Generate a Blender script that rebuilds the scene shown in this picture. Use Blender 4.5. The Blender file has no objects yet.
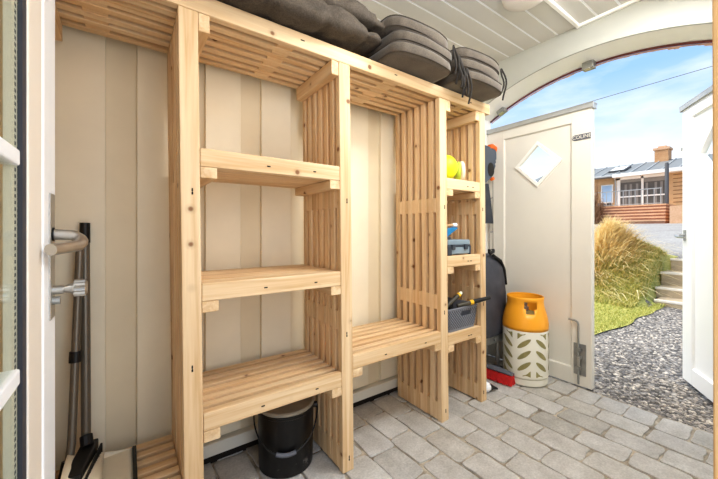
import bpy, bmesh, math, random
from mathutils import Vector, Matrix, noise
random.seed(7)
C = bpy.context.scene.collection
PI = math.pi
LEAN = 0.0117
TMP = []

# ------------------------------------------------------------------ materials
def srgb(r, g, b):
    f = lambda c: (c/255/12.92) if c/255 <= .04045 else ((c/255+.055)/1.055)**2.4
    return (f(r), f(g), f(b), 1)

class NT:
    def __init__(s, name):
        s.m = bpy.data.materials.new(name); s.m.use_nodes = True
        s.t = s.m.node_tree; s.t.nodes.clear()
        s.out = s.n('ShaderNodeOutputMaterial'); s.b = s.n('ShaderNodeBsdfPrincipled')
        s.l(s.b.outputs[0], s.out.inputs[0])
    def n(s, t, **k):
        x = s.t.nodes.new(t)
        for a, v in k.items(): setattr(x, a, v)
        return x
    def l(s, a, b): s.t.links.new(a, b)
    def coord(s, scale=(1, 1, 1), island=0):
        tc = s.n('ShaderNodeTexCoord'); mp = s.n('ShaderNodeMapping'); mp.inputs['Scale'].default_value = scale
        o = tc.outputs['Object']
        if island:
            g = s.n('ShaderNodeNewGeometry'); sc = s.n('ShaderNodeVectorMath', operation='SCALE')
            cb = s.n('ShaderNodeCombineXYZ')
            s.l(g.outputs['Random Per Island'], cb.inputs[0])
            mm = s.n('ShaderNodeMath', operation='MULTIPLY'); mm.inputs[1].default_value = 1.7; s.l(g.outputs['Random Per Island'], mm.inputs[0])
            s.l(mm.outputs[0], cb.inputs[1]); s.l(g.outputs['Random Per Island'], cb.inputs[2])
            s.l(cb.outputs[0], sc.inputs[0]); sc.inputs['Scale'].default_value = island
            ad = s.n('ShaderNodeVectorMath', operation='ADD'); s.l(o, ad.inputs[0]); s.l(sc.outputs[0], ad.inputs[1]); o = ad.outputs[0]
        s.l(o, mp.inputs[0]); return mp.outputs[0], o
    def noise(s, vec, scale, detail=4, rough=.55, dist=0):
        x = s.n('ShaderNodeTexNoise'); x.inputs['Scale'].default_value = scale; x.inputs['Detail'].default_value = detail
        x.inputs['Roughness'].default_value = rough; x.inputs['Distortion'].default_value = dist
        s.l(vec, x.inputs['Vector']); return x.outputs[0]
    def ramp(s, fac, stops):
        r = s.n('ShaderNodeValToRGB'); e = r.color_ramp.elements
        while len(e) < len(stops): e.new(.5)
        for i, (p, c) in enumerate(stops): e[i].position = p; e[i].color = c
        s.l(fac, r.inputs[0]); return r.outputs[0]
    def mix(s, fac, a, b, mode='MIX'):
        x = s.n('ShaderNodeMix', data_type='RGBA', blend_type=mode)
        for v, i in ((fac, 0), (a, 6), (b, 7)):
            if hasattr(v, 'default_value') or hasattr(v, 'is_linked'): s.l(v, x.inputs[i])
            else: x.inputs[i].default_value = v
        return x.outputs[2]
    def bump(s, h, strength, dist=.002):
        b = s.n('ShaderNodeBump'); b.inputs['Strength'].default_value = strength; b.inputs['Distance'].default_value = dist
        s.l(h, b.inputs['Height']); s.l(b.outputs[0], s.b.inputs['Normal'])
    def col(s, c):
        i = s.b.inputs['Base Color']
        if isinstance(c, tuple): i.default_value = c
        else: s.l(c, i)
    def set(s, **k):
        for a, v in k.items(): s.b.inputs[a].default_value = v
        return s.m

def paint(name, c, rough=.5, var=.05, scale=6, bump=0, metal=0, coat=0):
    t = NT(name); v, _ = t.coord(); f = t.noise(v, scale)
    lo = tuple(x*(1-var) for x in c[:3])+(1,); hi = tuple(min(1, x*(1+var)) for x in c[:3])+(1,)
    t.col(t.ramp(f, [(.3, lo), (.7, hi)]))
    if bump: t.bump(t.noise(v, scale*12, 2), bump)
    return t.set(Roughness=rough, Metallic=metal)

def pine(axis, name=None, tint=1.0):
    t = NT(name or 'pine_'+axis)
    al, ac = 1.1, 26
    sc = {'x': (al, ac, ac), 'y': (ac, al, ac), 'z': (ac, ac, al)}[axis]
    v, o = t.coord(sc, 31)
    g = t.noise(v, 1.0, 3, .5, .6); g2 = t.noise(v, 3.2, 3, .6, .2)
    c = t.ramp(g, [(.25, srgb(242, 219, 184)), (.48, srgb(232, 203, 163)), (.6, srgb(214, 178, 132)), (.72, srgb(236, 209, 171))])
    c = t.mix(.25, c, t.ramp(g2, [(.35, srgb(246, 226, 194)), (.65, srgb(202, 163, 116))]))
    geo = t.n('ShaderNodeNewGeometry')
    isl = t.ramp(geo.outputs['Random Per Island'], [(0, (.88, .85, .81, 1)), (.5, (1, .98, .96, 1)), (1, (.99, .92, .84, 1))])
    c = t.mix(1, c, isl, 'MULTIPLY')
    if tint != 1: c = t.mix(1, c, (tint, tint*.9, tint*.75, 1), 'MULTIPLY')
    # knots
    vo = t.n('ShaderNodeTexVoronoi'); vo.inputs['Scale'].default_value = 9.5; t.l(o, vo.inputs['Vector'])
    gate = t.ramp(vo.outputs['Color'], [(.42, (0, 0, 0, 1)), (.43, (1, 1, 1, 1))])
    kn = t.ramp(vo.outputs['Distance'], [(0, (1, 1, 1, 1)), (.075, (.9, .9, .9, 1)), (.11, (.18, .18, .18, 1)), (.2, (0, 0, 0, 1))])
    mm = t.n('ShaderNodeMath', operation='MULTIPLY'); t.l(gate, mm.inputs[0]); t.l(kn, mm.inputs[1])
    c = t.mix(mm.outputs[0], c, srgb(128, 80, 42))
    t.col(c); t.bump(g2, .12, .001)
    return t.set(Roughness=.62)

M = {}
for a in 'xyz': M['pine_'+a] = pine(a)
M['pine_jamb'] = pine('z', 'pine_jamb', .92)
M['white'] = paint('white_paint', srgb(248, 250, 254), .38, .02)
M['wall'] = paint('wall_paint', srgb(241, 231, 208), .5, .035, 5, .1)
M['wallr'] = paint('wall_recess_shade', srgb(233, 220, 193), .55, .035, 5, .1)  # wall colour darkened to paint in the shade of the recesses
M['end'] = paint('end_wall_shaded_paint', srgb(184, 184, 176), .6, .03, 4, .1)  # the end wall's shade beside the reveal is put into this grey
M['reveal'] = paint('reveal_paint', srgb(246, 245, 241), .5, .02, 4)
M['ceil'] = paint('ceiling_paint', srgb(210, 208, 203), .5, .03, 3)
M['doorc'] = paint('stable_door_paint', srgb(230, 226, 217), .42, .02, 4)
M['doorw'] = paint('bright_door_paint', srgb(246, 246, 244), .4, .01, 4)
M['bead'] = paint('beige_bead', srgb(240, 231, 219), .45, .02)
M['gasket'] = paint('dark_gasket', srgb(58, 60, 70), .5, .1)
M['steel'] = paint('brushed_steel', srgb(196, 194, 190), .3, .06, 30, 0, .9)
M['zinc'] = paint('zinc', srgb(165, 166, 164), .42, .12, 20, 0, .7)
M['flash'] = paint('flashing', srgb(188, 190, 190), .4, .1, 14, 0, .4)
M['black'] = paint('black_plastic', srgb(26, 26, 27), .45, .1)
M['basket'] = paint('basket_grey', srgb(128, 131, 140), .5, .05, 12)
M['weave'] = paint('basket_weave', srgb(84, 87, 96), .6, .05, 12)
M['darkgrey'] = paint('dark_grey_plastic', srgb(100, 102, 110), .5, .08, 12)
M['red'] = paint('red_bristle', srgb(206, 44, 44), .6, .15, 60)
M['orange'] = paint('orange_plastic', srgb(252, 176, 52), .38, .03)
M['orange2'] = paint('bright_orange', srgb(240, 120, 50), .45, .05)
M['bottlew'] = paint('bottle_white', srgb(232, 229, 216), .4, .02)
M['olive'] = paint('olive_composite', srgb(154, 146, 98), .5, .08, 20)
M['yellow'] = paint('neon_yellow', srgb(238, 250, 40), .5, .03)
M['lime'] = paint('lime_foam', srgb(200, 222, 90), .6, .05)
M['cream'] = paint('cream_rim', srgb(240, 226, 206), .6, .03)
M['case'] = paint('case_blue_grey', srgb(134, 150, 162), .45, .04)
M['casedark'] = paint('case_dark', srgb(60, 66, 76), .5, .05)
M['blue'] = paint('blue_grip', srgb(24, 122, 176), .5, .05)
M['rubber_y'] = paint('yellow_ring', srgb(240, 190, 40), .5, .05)
M['maroon'] = paint('maroon_seal', srgb(112, 56, 50), .6, .1, 30)
M['pink'] = paint('peeling_pink', srgb(214, 178, 160), .7, .12, 40)
M['tube'] = paint('grey_tube', srgb(122, 116, 106), .35, .05, 20, 0, .4)
M['pan'] = paint('beige_pan', srgb(226, 214, 190), .5, .04)
M['lid'] = paint('lid_grey', srgb(160, 152, 138), .5, .12, 25, 0, .3)
M['lampg'] = paint('lamp_opal', srgb(226, 220, 214), .35, .02)
M['bag'] = paint('black_bag', srgb(70, 72, 81), .6, .25, 9, .3)
M['bagdark'] = paint('bag_strap', srgb(24, 25, 28), .6, .1)
M['gadget'] = paint('slate_plate', srgb(88, 98, 112), .5, .08)
M['concrete'] = paint('sandstone', srgb(186, 168, 142), .85, .08, 12, .3)
M['sill'] = paint('sill_white', srgb(232, 228, 216), .5, .03)
M['dark'] = paint('gap_shade_and_nail', srgb(40, 34, 28), .9, .1)

def m_bucket():
    t = NT('black_enamel'); v, _ = t.coord()
    sp = t.noise(v, 38, 5, .75); big = t.noise(v, 5, 2)
    f = t.n('ShaderNodeMath', operation='MULTIPLY'); t.l(sp, f.inputs[0]); t.l(big, f.inputs[1])
    t.col(t.ramp(f.outputs[0], [(.29, srgb(14, 13, 13)), (.35, srgb(26, 25, 25)), (.41, srgb(104, 101, 97))]))
    t.bump(sp, .25); return t.set(Roughness=.35)
M['bucket'] = m_bucket()

def m_fabric():
    t = NT('cushion_fabric'); v, _ = t.coord()
    a = t.noise(v, 9, 5, .65); w = t.noise(v, 260, 2)
    t.col(t.mix(.35, t.ramp(a, [(.3, srgb(68, 60, 51)), (.7, srgb(98, 88, 76))]), t.ramp(w, [(.3, srgb(52, 46, 40)), (.7, srgb(112, 102, 90))])))
    t.bump(w, .3, .001); t.set(Roughness=.9); t.b.inputs['Sheen Weight'].default_value = .25; return t.m
M['fabric'] = m_fabric()
def m_fabric2():
    t = NT('lounger_fabric'); v, _ = t.coord()
    a = t.noise(v, 12, 6, .7, .8); w = t.noise(v, 200, 2)
    t.col(t.mix(.3, t.ramp(a, [(.3, srgb(56, 49, 42)), (.7, srgb(92, 83, 72))]), t.ramp(w, [(.3, srgb(60, 54, 48)), (.7, srgb(120, 110, 100))])))
    t.bump(a, .5, .01); return t.set(Roughness=.92)
M['fabric2'] = m_fabric2()
M['pipingf'] = paint('fabric_piping', srgb(78, 71, 64), .9, .1)
M['piping'] = paint('dark_piping', srgb(44, 40, 37), .85, .1)

def m_paver():
    t = NT('tumbled_paver'); v, o = t.coord()
    geo = t.n('ShaderNodeNewGeometry')
    base = t.ramp(geo.outputs['Random Per Island'], [(0, srgb(180, 177, 171)), (.35, srgb(200, 198, 195)), (.7, srgb(190, 186, 179)), (1, srgb(208, 207, 204))])
    n1 = t.noise(v, 11, 5, .6); n2 = t.noise(v, 120, 3, .6)
    c = t.mix(1, base, t.ramp(n1, [(.3, (.80, .78, .76, 1)), (.7, (1.08, 1.07, 1.06, 1))]), 'MULTIPLY')
    c = t.mix(1, c, t.ramp(n2, [(.3, (.82, .82, .82, 1)), (.7, (1.1, 1.1, 1.1, 1))]), 'MULTIPLY')
    t.col(c); t.bump(n2, .35, .004); return t.set(Roughness=.82)
M['paver'] = m_paver()
def m_joint():
    t = NT('joint_sand'); v, _ = t.coord(); n1 = t.noise(v, 14, 4); n2 = t.noise(v, 200, 3)
    c = t.mix(.4, t.ramp(n1, [(.35, srgb(132, 122, 108)), (.65, srgb(222, 210, 190))]), t.ramp(n2, [(.3, srgb(90, 82, 72)), (.7, srgb(170, 158, 140))]))
    t.col(c); t.bump(n2, .5, .004); return t.set(Roughness=.95)
M['joint'] = m_joint()

def m_ground():
    t = NT('gravel'); v, o = t.coord()
    vo = t.n('ShaderNodeTexVoronoi'); vo.inputs['Scale'].default_value = 38; vo.inputs['Randomness'].default_value = 1
    # slight warp
    t.l(v, vo.inputs['Vector'])
    sp = t.n('ShaderNodeSeparateColor'); t.l(vo.outputs['Color'], sp.inputs[0])
    stone = t.ramp(sp.outputs[0], [(0, srgb(104, 100, 98)), (.3, srgb(132, 128, 125)), (.6, srgb(156, 151, 146)), (.82, srgb(180, 172, 161)), (1, srgb(206, 198, 188))])
    edge = t.ramp(vo.outputs['Distance'], [(.3, (1, 1, 1, 1)), (.75, (.3, .29, .28, 1))])
    c = t.mix(1, stone, edge, 'MULTIPLY')
    sx = t.n('ShaderNodeSeparateXYZ'); t.l(o, sx.inputs[0])
    up = t.n('ShaderNodeMapRange'); up.inputs['From Min'].default_value = 6.6; up.inputs['From Max'].default_value = 8.5; t.l(sx.outputs[0], up.inputs['Value'])
    big = t.noise(v, .8, 4)
    pale = t.mix(.5, t.ramp(sp.outputs[1], [(0, srgb(112, 108, 105)), (1, srgb(190, 186, 181))]), t.ramp(big, [(.3, srgb(140, 137, 134)), (.7, srgb(170, 167, 163))]))
    c = t.mix(up.outputs[0], c, pale)
    t.col(c); inv = t.n('ShaderNodeMath', operation='SUBTRACT'); inv.inputs[0].default_value = 1; t.l(vo.outputs['Distance'], inv.inputs[1])
    t.bump(inv.outputs[0], .8, .02); return t.set(Roughness=.9)
M['ground'] = m_ground()
def m_soil():
    t = NT('turf'); v, _ = t.coord(); a = t.noise(v, 3, 5); b = t.noise(v, 40, 3)
    t.col(t.mix(.4, t.ramp(a, [(.3, srgb(164, 164, 92)), (.7, srgb(206, 196, 132))]), t.ramp(b, [(.3, srgb(96, 118, 44)), (.7, srgb(208, 204, 110))])))
    return t.set(Roughness=.95)
M['soil'] = m_soil()
def m_blade(name, c1, c2):
    t = NT(name); g = t.n('ShaderNodeNewGeometry')
    t.col(t.ramp(g.outputs['Random Per Island'], [(0, c1), (1, c2)]))
    tl = t.n('ShaderNodeBsdfTranslucent'); mx = t.n('ShaderNodeMixShader'); mx.inputs[0].default_value = .35
    t.l(t.b.inputs['Base Color'].links[0].from_socket, tl.inputs[0]); t.l(t.b.outputs[0], mx.inputs[1]); t.l(tl.outputs[0], mx.inputs[2]); t.l(mx.outputs[0], t.out.inputs[0])
    return t.set(Roughness=.7)
M['green'] = m_blade('lawn_blade', srgb(146, 156, 70), srgb(214, 204, 128))
M['tuft'] = m_blade('tuft_blade', srgb(176, 178, 96), srgb(236, 222, 152))
M['straw'] = m_blade('straw_blade', srgb(220, 190, 126), srgb(253, 240, 196))
M['twig'] = m_blade('twig', srgb(134, 92, 66), srgb(190, 150, 112))

def m_brick(name, a, b, mortar):
    t = NT(name); v, _ = t.coord((1, 1, 1)); n1 = t.noise(v, 3, 4); n2 = t.noise(v, 22, 3)
    t.col(t.mix(.45, t.ramp(n1, [(.3, a), (.7, b)]), t.ramp(n2, [(.35, a), (.6, b), (.75, mortar)])))
    return t.set(Roughness=.85)
M['brick'] = m_brick('red_brick', srgb(206, 162, 126), srgb(226, 186, 152), srgb(228, 214, 200)) if 1 else m_brick('x', srgb(172, 128, 104), srgb(196, 154, 128), srgb(212, 196, 180))
M['brickd'] = m_brick('red_brick_riser', srgb(146, 104, 84), srgb(176, 132, 108), srgb(190, 164, 146))
M['chim'] = m_brick('chimney_brick', srgb(190, 138, 96), srgb(212, 168, 124), srgb(218, 200, 176))
M['clad'] = paint('timber_cladding', srgb(212, 174, 130), .7, .14, 3)
M['cladd'] = paint('timber_groove', srgb(136, 92, 52), .8, .1)
M['roof'] = paint('roof_grey', srgb(122, 124, 124), .6, .05, .6)
M['roofseam'] = paint('roof_seam', srgb(160, 162, 162), .6, .03)
M['frame'] = paint('white_frame', srgb(248, 246, 240), .5, .02)
M['postg'] = paint('dark_pole', srgb(92, 92, 94), .6, .05)
M['rail'] = paint('galvanised_rail', srgb(186, 188, 188), .5, .04, 4, 0, .2)
M['pane'] = paint('reflecting_pane', srgb(112, 110, 106), .8, .25, .9)
M['paneb'] = paint('sky_pane', srgb(178, 206, 232), .15, .1, 1)
M['curtain'] = paint('blind', srgb(150, 147, 142), .8, .05)

def m_glass(name, tint=(1, 1, 1, 1), gl=.12):
    t = NT(name); tr = t.n('ShaderNodeBsdfTransparent'); tr.inputs[0].default_value = tint
    g = t.n('ShaderNodeBsdfGlossy'); g.inputs['Roughness'].default_value = .03; mx = t.n('ShaderNodeMixShader')
    fr = t.n('ShaderNodeLayerWeight'); fr.inputs[0].default_value = gl
    mu = t.n('ShaderNodeMath', operation='MULTIPLY'); mu.inputs[1].default_value = .28
    t.l(fr.outputs['Fresnel'], mu.inputs[0]); t.l(mu.outputs[0], mx.inputs[0]); t.l(tr.outputs[0], mx.inputs[1]); t.l(g.outputs[0], mx.inputs[2])
    t.l(mx.outputs[0], t.out.inputs[0]); t.t.nodes.remove(t.b); return t.m
M['glass'] = m_glass('clear_glass', (.96, .98, .96, 1))

# ------------------------------------------------------------------ mesh builder
class MB:
    def __init__(s): s.v = []; s.f = []
    def add(s, vs, fs):
        o = len(s.v); s.v += [tuple(v) for v in vs]; s.f += [tuple(i+o for i in f) for f in fs]; return s
    def box(s, x0, x1, y0, y1, z0, z1):
        x0, x1 = sorted((x0, x1)); y0, y1 = sorted((y0, y1)); z0, z1 = sorted((z0, z1))
        return s.add([(x0,y0,z0),(x1,y0,z0),(x1,y1,z0),(x0,y1,z0),(x0,y0,z1),(x1,y0,z1),(x1,y1,z1),(x0,y1,z1)],
                     [(0,3,2,1),(4,5,6,7),(0,1,5,4),(1,2,6,5),(2,3,7,6),(3,0,4,7)])
    def mbox(s, mat, sx, sy, sz):
        b = MB().box(-sx/2, sx/2, -sy/2, sy/2, -sz/2, sz/2)
        return s.add([mat @ Vector(v) for v in b.v], b.f)
    def prism(s, poly, z0, z1, mat=None):       # poly in local xy, CCW, extruded along local z
        n = len(poly); vs = [Vector((x, y, z0)) for x, y in poly]+[Vector((x, y, z1)) for x, y in poly]
        if mat is not None: vs = [mat @ v for v in vs]
        return s.add(vs, [tuple(range(n-1, -1, -1)), tuple(range(n, 2*n))]+[(i, (i+1) % n, n+(i+1) % n, n+i) for i in range(n)])
    def tube(s, pts, r, n=8, cap=True, r2=None):
        pts = [Vector(p) for p in pts]; N = len(pts); vs = []; up = None
        for i, p in enumerate(pts):
            d = (pts[min(i+1, N-1)]-pts[max(i-1, 0)]).normalized()
            if up is None:
                up = Vector((0, 0, 1)) if abs(d.z) < .9 else Vector((1, 0, 0))
            a = (up-d*up.dot(d)).normalized(); b = d.cross(a); up = a
            rr = r if r2 is None else r+(r2-r)*i/(N-1)
            for k in range(n):
                t = 2*PI*k/n; vs.append(p+a*rr*math.cos(t)+b*rr*math.sin(t))
        fs = [(i*n+k, i*n+(k+1) % n, (i+1)*n+(k+1) % n, (i+1)*n+k) for i in range(N-1) for k in range(n)]
        if cap: fs += [tuple(range(n-1, -1, -1)), tuple(range((N-1)*n, N*n))]
        return s.add(vs, fs)
    def loft(s, rings, cap0=True, cap1=True, skip=None):
        n = len(rings[0]); vs = [p for r in rings for p in r]
        fs = [(i*n+k, i*n+(k+1) % n, (i+1)*n+(k+1) % n, (i+1)*n+k) for i in range(len(rings)-1) for k in range(n) if not (skip and skip(i, k))]
        if cap0: fs.append(tuple(range(n-1, -1, -1)))
        if cap1: fs.append(tuple(range((len(rings)-1)*n, len(rings)*n)))
        return s.add(vs, fs)
    def lathe(s, prof, cx=0, cy=0, n=40, cap0=True, cap1=True, skip=None):
        rings = [[(cx+r*math.cos(2*PI*k/n), cy+r*math.sin(2*PI*k/n), z) for k in range(n)] for r, z in prof]
        return s.loft(rings, cap0, cap1, skip)
    def map(s, fn): s.v = [tuple(fn(Vector(v))) for v in s.v]; return s
    def lean(s): s.v = [(x-LEAN*z, y, z) for x, y, z in s.v]; return s
    def build(s, name, mat, parent=None, smooth=False, bevel=0, seg=2, subsurf=0, solid=0, loc=None):
        me = bpy.data.meshes.new(name); me.from_pydata(s.v, [], s.f); me.update()
        if smooth:
            for p in me.polygons: p.use_smooth = True
            try: me.set_sharp_from_angle(angle=math.radians(smooth if smooth is not True else 40))
            except Exception: pass
        me.materials.append(M[mat] if isinstance(mat, str) else mat)
        o = bpy.data.objects.new(name, me); C.objects.link(o)
        if solid:
            md = o.modifiers.new('solid', 'SOLIDIFY'); md.thickness = solid; md.offset = -1
        if bevel:
            md = o.modifiers.new('bevel', 'BEVEL'); md.width = bevel; md.segments = seg; md.limit_method = 'ANGLE'
        if subsurf:
            md = o.modifiers.new('sub', 'SUBSURF'); md.levels = md.render_levels = subsurf
        if parent is not None: o.parent = parent
        if loc is not None: o.location = loc
        return o

def tag(o, label=None, cat=None, group=None, kind=None):
    if label: o['label'] = label
    if cat: o['category'] = cat
    if group: o['group'] = group
    if kind: o['kind'] = kind
    return o
def thing(name, label, cat, loc=(0, 0, 0), rz=0, group=None):
    o = bpy.data.objects.new(name, None); C.objects.link(o); o.location = loc; o.rotation_euler = (0, 0, rz)
    return tag(o, label, cat, group)
def struct(o): o['kind'] = 'structure'; return o
def arc(cx, cy, r, a0, a1, n): return [(cx+r*math.cos(a0+(a1-a0)*i/n), cy+r*math.sin(a0+(a1-a0)*i/n)) for i in range(n+1)]

# ------------------------------------------------------------------ camera
cam = bpy.data.cameras.new('camera'); co = bpy.data.objects.new('camera', cam); C.objects.link(co)
cam.sensor_width = 36; cam.lens = 325/718*36; cam.shift_y = -9.5/718; cam.clip_start = .01; cam.clip_end = 500
co.location = (0, 0, 1); co.rotation_euler = (PI/2, 0, math.radians(54.5-90))
bpy.context.scene.camera = co

# ------------------------------------------------------------------ room shell
ZC = 2.21; XW, XO = 2.18, 2.40; YW = 1.53; YF = .06; XL = -.62
w = MB()
struct(MB().box(XL, XW, YW+.012, YW+.12, 0, ZC).build('trim_8', 'wallr'))
x = .031-.243*2
boards = []
while x < XW:
    a, b = x, x+.147
    w.box(max(a, XL), min(b, XW), YW-.012, YW+.0125, .095, ZC); x += .243
wall = struct(w.build('wall_back', 'wall', bevel=.002))
# recess between the raised boards gets a fine centre groove board too
sk = MB().box(XL, 1.99, YW-.03, YW+.012, .028, .082)
struct(sk.build('baseboard_back', 'sill', bevel=.004))
struct(MB().box(XL, 2.3, YW-.018, YW+.012, -.01, .027).build('base_gap_shade', 'dark'))  # dark strip painted in for the shaded gap under the baseboard
struct(MB().box(XL-.1, XL, YF-.12, YW+.12, 0, ZC).build('wall_left', 'wall'))
# front wall with the doorway the camera stands in
fw = MB(); fw.box(XL, -.235, YF-.12, YF, 0, ZC); fw.box(.83, XW, YF-.12, YF, 0, ZC); fw.box(-.235, .83, YF-.12, YF, 2.08, ZC)
struct(fw.build('wall_front', 'wall'))
fr = MB(); fr.box(.768, .83, -.07, .094, 0, 2.08)
fr.lean(); struct(fr.build('trim_2', 'pine_jamb', bevel=.002))
# ceiling boards along x
cb = MB(); y = 1.244+.106*3
while y > YF-.2:
    cb.box(XL, XW+.02, y-.106+.0055, y-.0055, ZC, ZC+.0024); y -= .106
ceil = struct(cb.build('ceiling', 'ceil', bevel=.001))
struct(MB().box(XL-.1, XO, YF-.12, YW+.12, ZC+.0025, ZC+.1).build('trim_3', 'white'))  # white backing paints the highlight into the board grooves
# end wall with segmental arch
YJ0, YJ1 = .12, 1.528; YM = .5*(YJ0+YJ1); ZS, ZP = 1.880, 2.058
d = (YJ1-YJ0)/2; R = (d*d+(ZP-ZS)**2)/(2*(ZP-ZS)); zc = ZP-R; a1 = math.asin(d/R)
NA = 40
archp = [(YM-R*math.sin(a1-2*a1*i/NA)*-1, zc+R*math.cos(a1-2*a1*i/NA)) for i in range(NA+1)]   # from high y to low y
archp = sorted(archp)                                                                    # y ascending
ew = MB()
def archwall(mb, x0, x1):
    n = len(archp)
    vs = []
    for X in (x0, x1):
        vs += [(X, yy, zz) for yy, zz in archp]+[(X, yy, ZC+.012) for yy, zz in archp]
    fs = []
    for i in range(n-1):
        fs += [(i, i+1, n+i+1, n+i), (2*n+i+1, 2*n+i, 3*n+i, 3*n+i+1), (i+1, i, 2*n+i, 2*n+i+1)]
    mb.add(vs, fs)
    mb.box(x0, x1, YF-.12, YJ0, 0, ZC+.012); mb.box(x0, x1, YJ1, YW+.12, 0, ZC+.012)
archwall(ew, XW, XO-.002)
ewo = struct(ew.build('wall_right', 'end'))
# lighter lining of the reveal
rv = MB(); n = len(archp); pts = [(YJ0, 0)]+archp+[(YJ1, 0)]
vs = []; fs = []
for i, (yy, zz) in enumerate(pts):
    ny, nz = (yy-YM), (zz-zc)
    if i == 0: ny, nz = -1, 0
    elif i == len(pts)-1: ny, nz = 1, 0
    L = math.hypot(ny, nz); ny /= L; nz /= L
    vs += [(XW-.001, yy-ny*.006, zz-nz*.006), (XO, yy-ny*.006, zz-nz*.006)]
for i in range(len(pts)-1): fs.append((2*i, 2*i+1, 2*i+3, 2*i+2))
rv.add(vs, fs); struct(rv.build('trim_4', 'reveal', smooth=30))
# maroon seal and peeling paint along the outer edge of the arch
def archline(off, X, lo=0, hi=1): 
    return [(X, YM+(R-off)*math.sin(-a1+2*a1*(lo+(hi-lo)*i/60)), zc+(R-off)*math.cos(-a1+2*a1*(lo+(hi-lo)*i/60))) for i in range(61)]
struct(MB().tube(archline(.012, XO-.006), .007, 6).build('trim_5', 'maroon', smooth=True))
pe = MB()
pl = archline(.02, XO+.004)
for i in range(60):
    w_ = .004+.012*max(0, noise.noise(Vector((i*.33, 2, 5))))+.003*random.random()
    (X, y0, z0), (_, y1, z1) = pl[i], pl[i+1]
    pe.add([(X, y0, z0+.004), (X, y1, z1+.004), (X, y1, z1-w_), (X, y0, z0-w_*.9)], [(0, 1, 2, 3)])
struct(pe.build('trim_6', 'pink'))

# ------------------------------------------------------------------ floor: tumbled pavers
fl = MB(); rnd = random.Random(3)
def paver(x0, x1, y0, y1):
    g = .003+rnd.random()*.0025; z = -.004+rnd.random()*.004
    j = lambda: rnd.uniform(-.004, .004)
    c = .02
    poly = []
    for (cx, cy, a) in ((x1-g, y1-g, 0), (x0+g, y1-g, 1), (x0+g, y0+g, 2), (x1-g, y0+g, 3)):
        cx += j(); cy += j(); k = c*rnd.uniform(.5, 1.1)
        dx, dy = [(-1, -1), (1, -1), (1, 1), (-1, 1)][a]
        p = [(cx, cy+dy*k), (cx+dx*k*.3, cy+dy*k*.3), (cx+dx*k, cy)]
        poly += p if a in (0, 2) else p[::-1]
    # wavy sides
    out = []
    for i in range(len(poly)):
        p, q = poly[i], poly[(i+1) % len(poly)]; out.append(p)
        if math.hypot(p[0]-q[0], p[1]-q[1]) > .05:
            for t in (.33, .66): out.append((p[0]+(q[0]-p[0])*t+rnd.uniform(-.0035, .0035), p[1]+(q[1]-p[1])*t+rnd.uniform(-.0035, .0035)))
    tx, ty = rnd.uniform(-.012, .012), rnd.uniform(-.012, .012)
    mx, my = (x0+x1)/2, (y0+y1)/2
    def ring(s, zz): return [(mx+(px-mx)*s, my+(py-my)*s, zz+(px-mx)*tx+(py-my)*ty) for px, py in out]
    fl.loft([ring(1, -.05), ring(1, z-.0055), ring(.985, z-.0015), ring(.955, z)], True, True)
yy = .739-.13*8
while yy < YW+.05:
    paver(2.168, 2.345, yy, yy+.13); yy += .13
xx = 2.168; row = 0
while xx > XL-.1:
    y0 = .8876-.2*7+(.0 if (round((2.168-xx)/.1438) % 2 == 0) else .1)+rnd.uniform(-.02, .02)
    while y0 < YW:
        ln = .2+rnd.uniform(-.012, .012)
        if row % 1 == 0: paver(xx-.1438, xx, y0, min(y0+ln, YW+.03)); y0 += ln
    xx -= .1438; row += 1
flo = struct(fl.build('floor', 'paver', smooth=25))
struct(MB().box(XL-.1, 2.36, -.5, YW+.1, -.08, -.0075).build('trim_7', 'joint'))

# ------------------------------------------------------------------ slatted pine shelving unit
Y0 = 1.12; NS = 7; BT, BG, BH = .030, .0215, .058
def ys(i): a = Y0+i*(BT+BG); return a, a+BT
YB = ys(NS-1)[1]; ZT = 1.742
unit = thing('shelving_unit', 'tall pine shelving unit of slatted shelves and dividers standing along the panelled wall', 'shelves', (0, 0, 0))
posts = [(-.245, -.19), (.145, .20), (.719, .773), (1.326, 1.381), (1.672, 1.722)]
def add_nails(mb, x, z, dz=.022):
    mb.prism([(x-.0024,z),(x+.0024,z),(x+.0024,z+.007),(x+.0008,z+.009),(x+.0022,z+.012),(x+.0018,z+.02),(x-.0018,z+.02),(x-.0024,z+.012),(x-.0008,z+.009),(x-.0024,z+.007)], Y0-.0012, Y0+.002, Matrix(((1,0,0,0),(0,0,1,0),(0,1,0,0),(0,0,0,1))))
for k, (xa, xb) in enumerate(posts):
    m = MB()
    for i in range(1, NS):
        a, b = ys(i); m.box(xa+rnd.uniform(0, .0015), xb-rnd.uniform(0, .0015), a, b, .004, ZT-BH-.001)
    for z0, z1 in ((.004, .098), (.585, .662), (1.092, 1.168)):
        for i in range(NS-1):
            m.box(xa+.002, xb-.002, ys(i)[1]-.001, ys(i+1)[0]+.001, z0, z1)
    dv = m.lean().build('divider', 'pine_z', unit, bevel=.0018)
    m = MB().box(xa, xb, *ys(0), 0, ZT-BH-.001).lean(); po = m.build('post', 'pine_z', dv, bevel=.003)
    for z in (.045, .56, 1.11):
        m = MB(); add_nails(m, (xa+xb)/2+rnd.uniform(-.006, .006), z); m.lean().build('nail', 'dark', dv)
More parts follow.
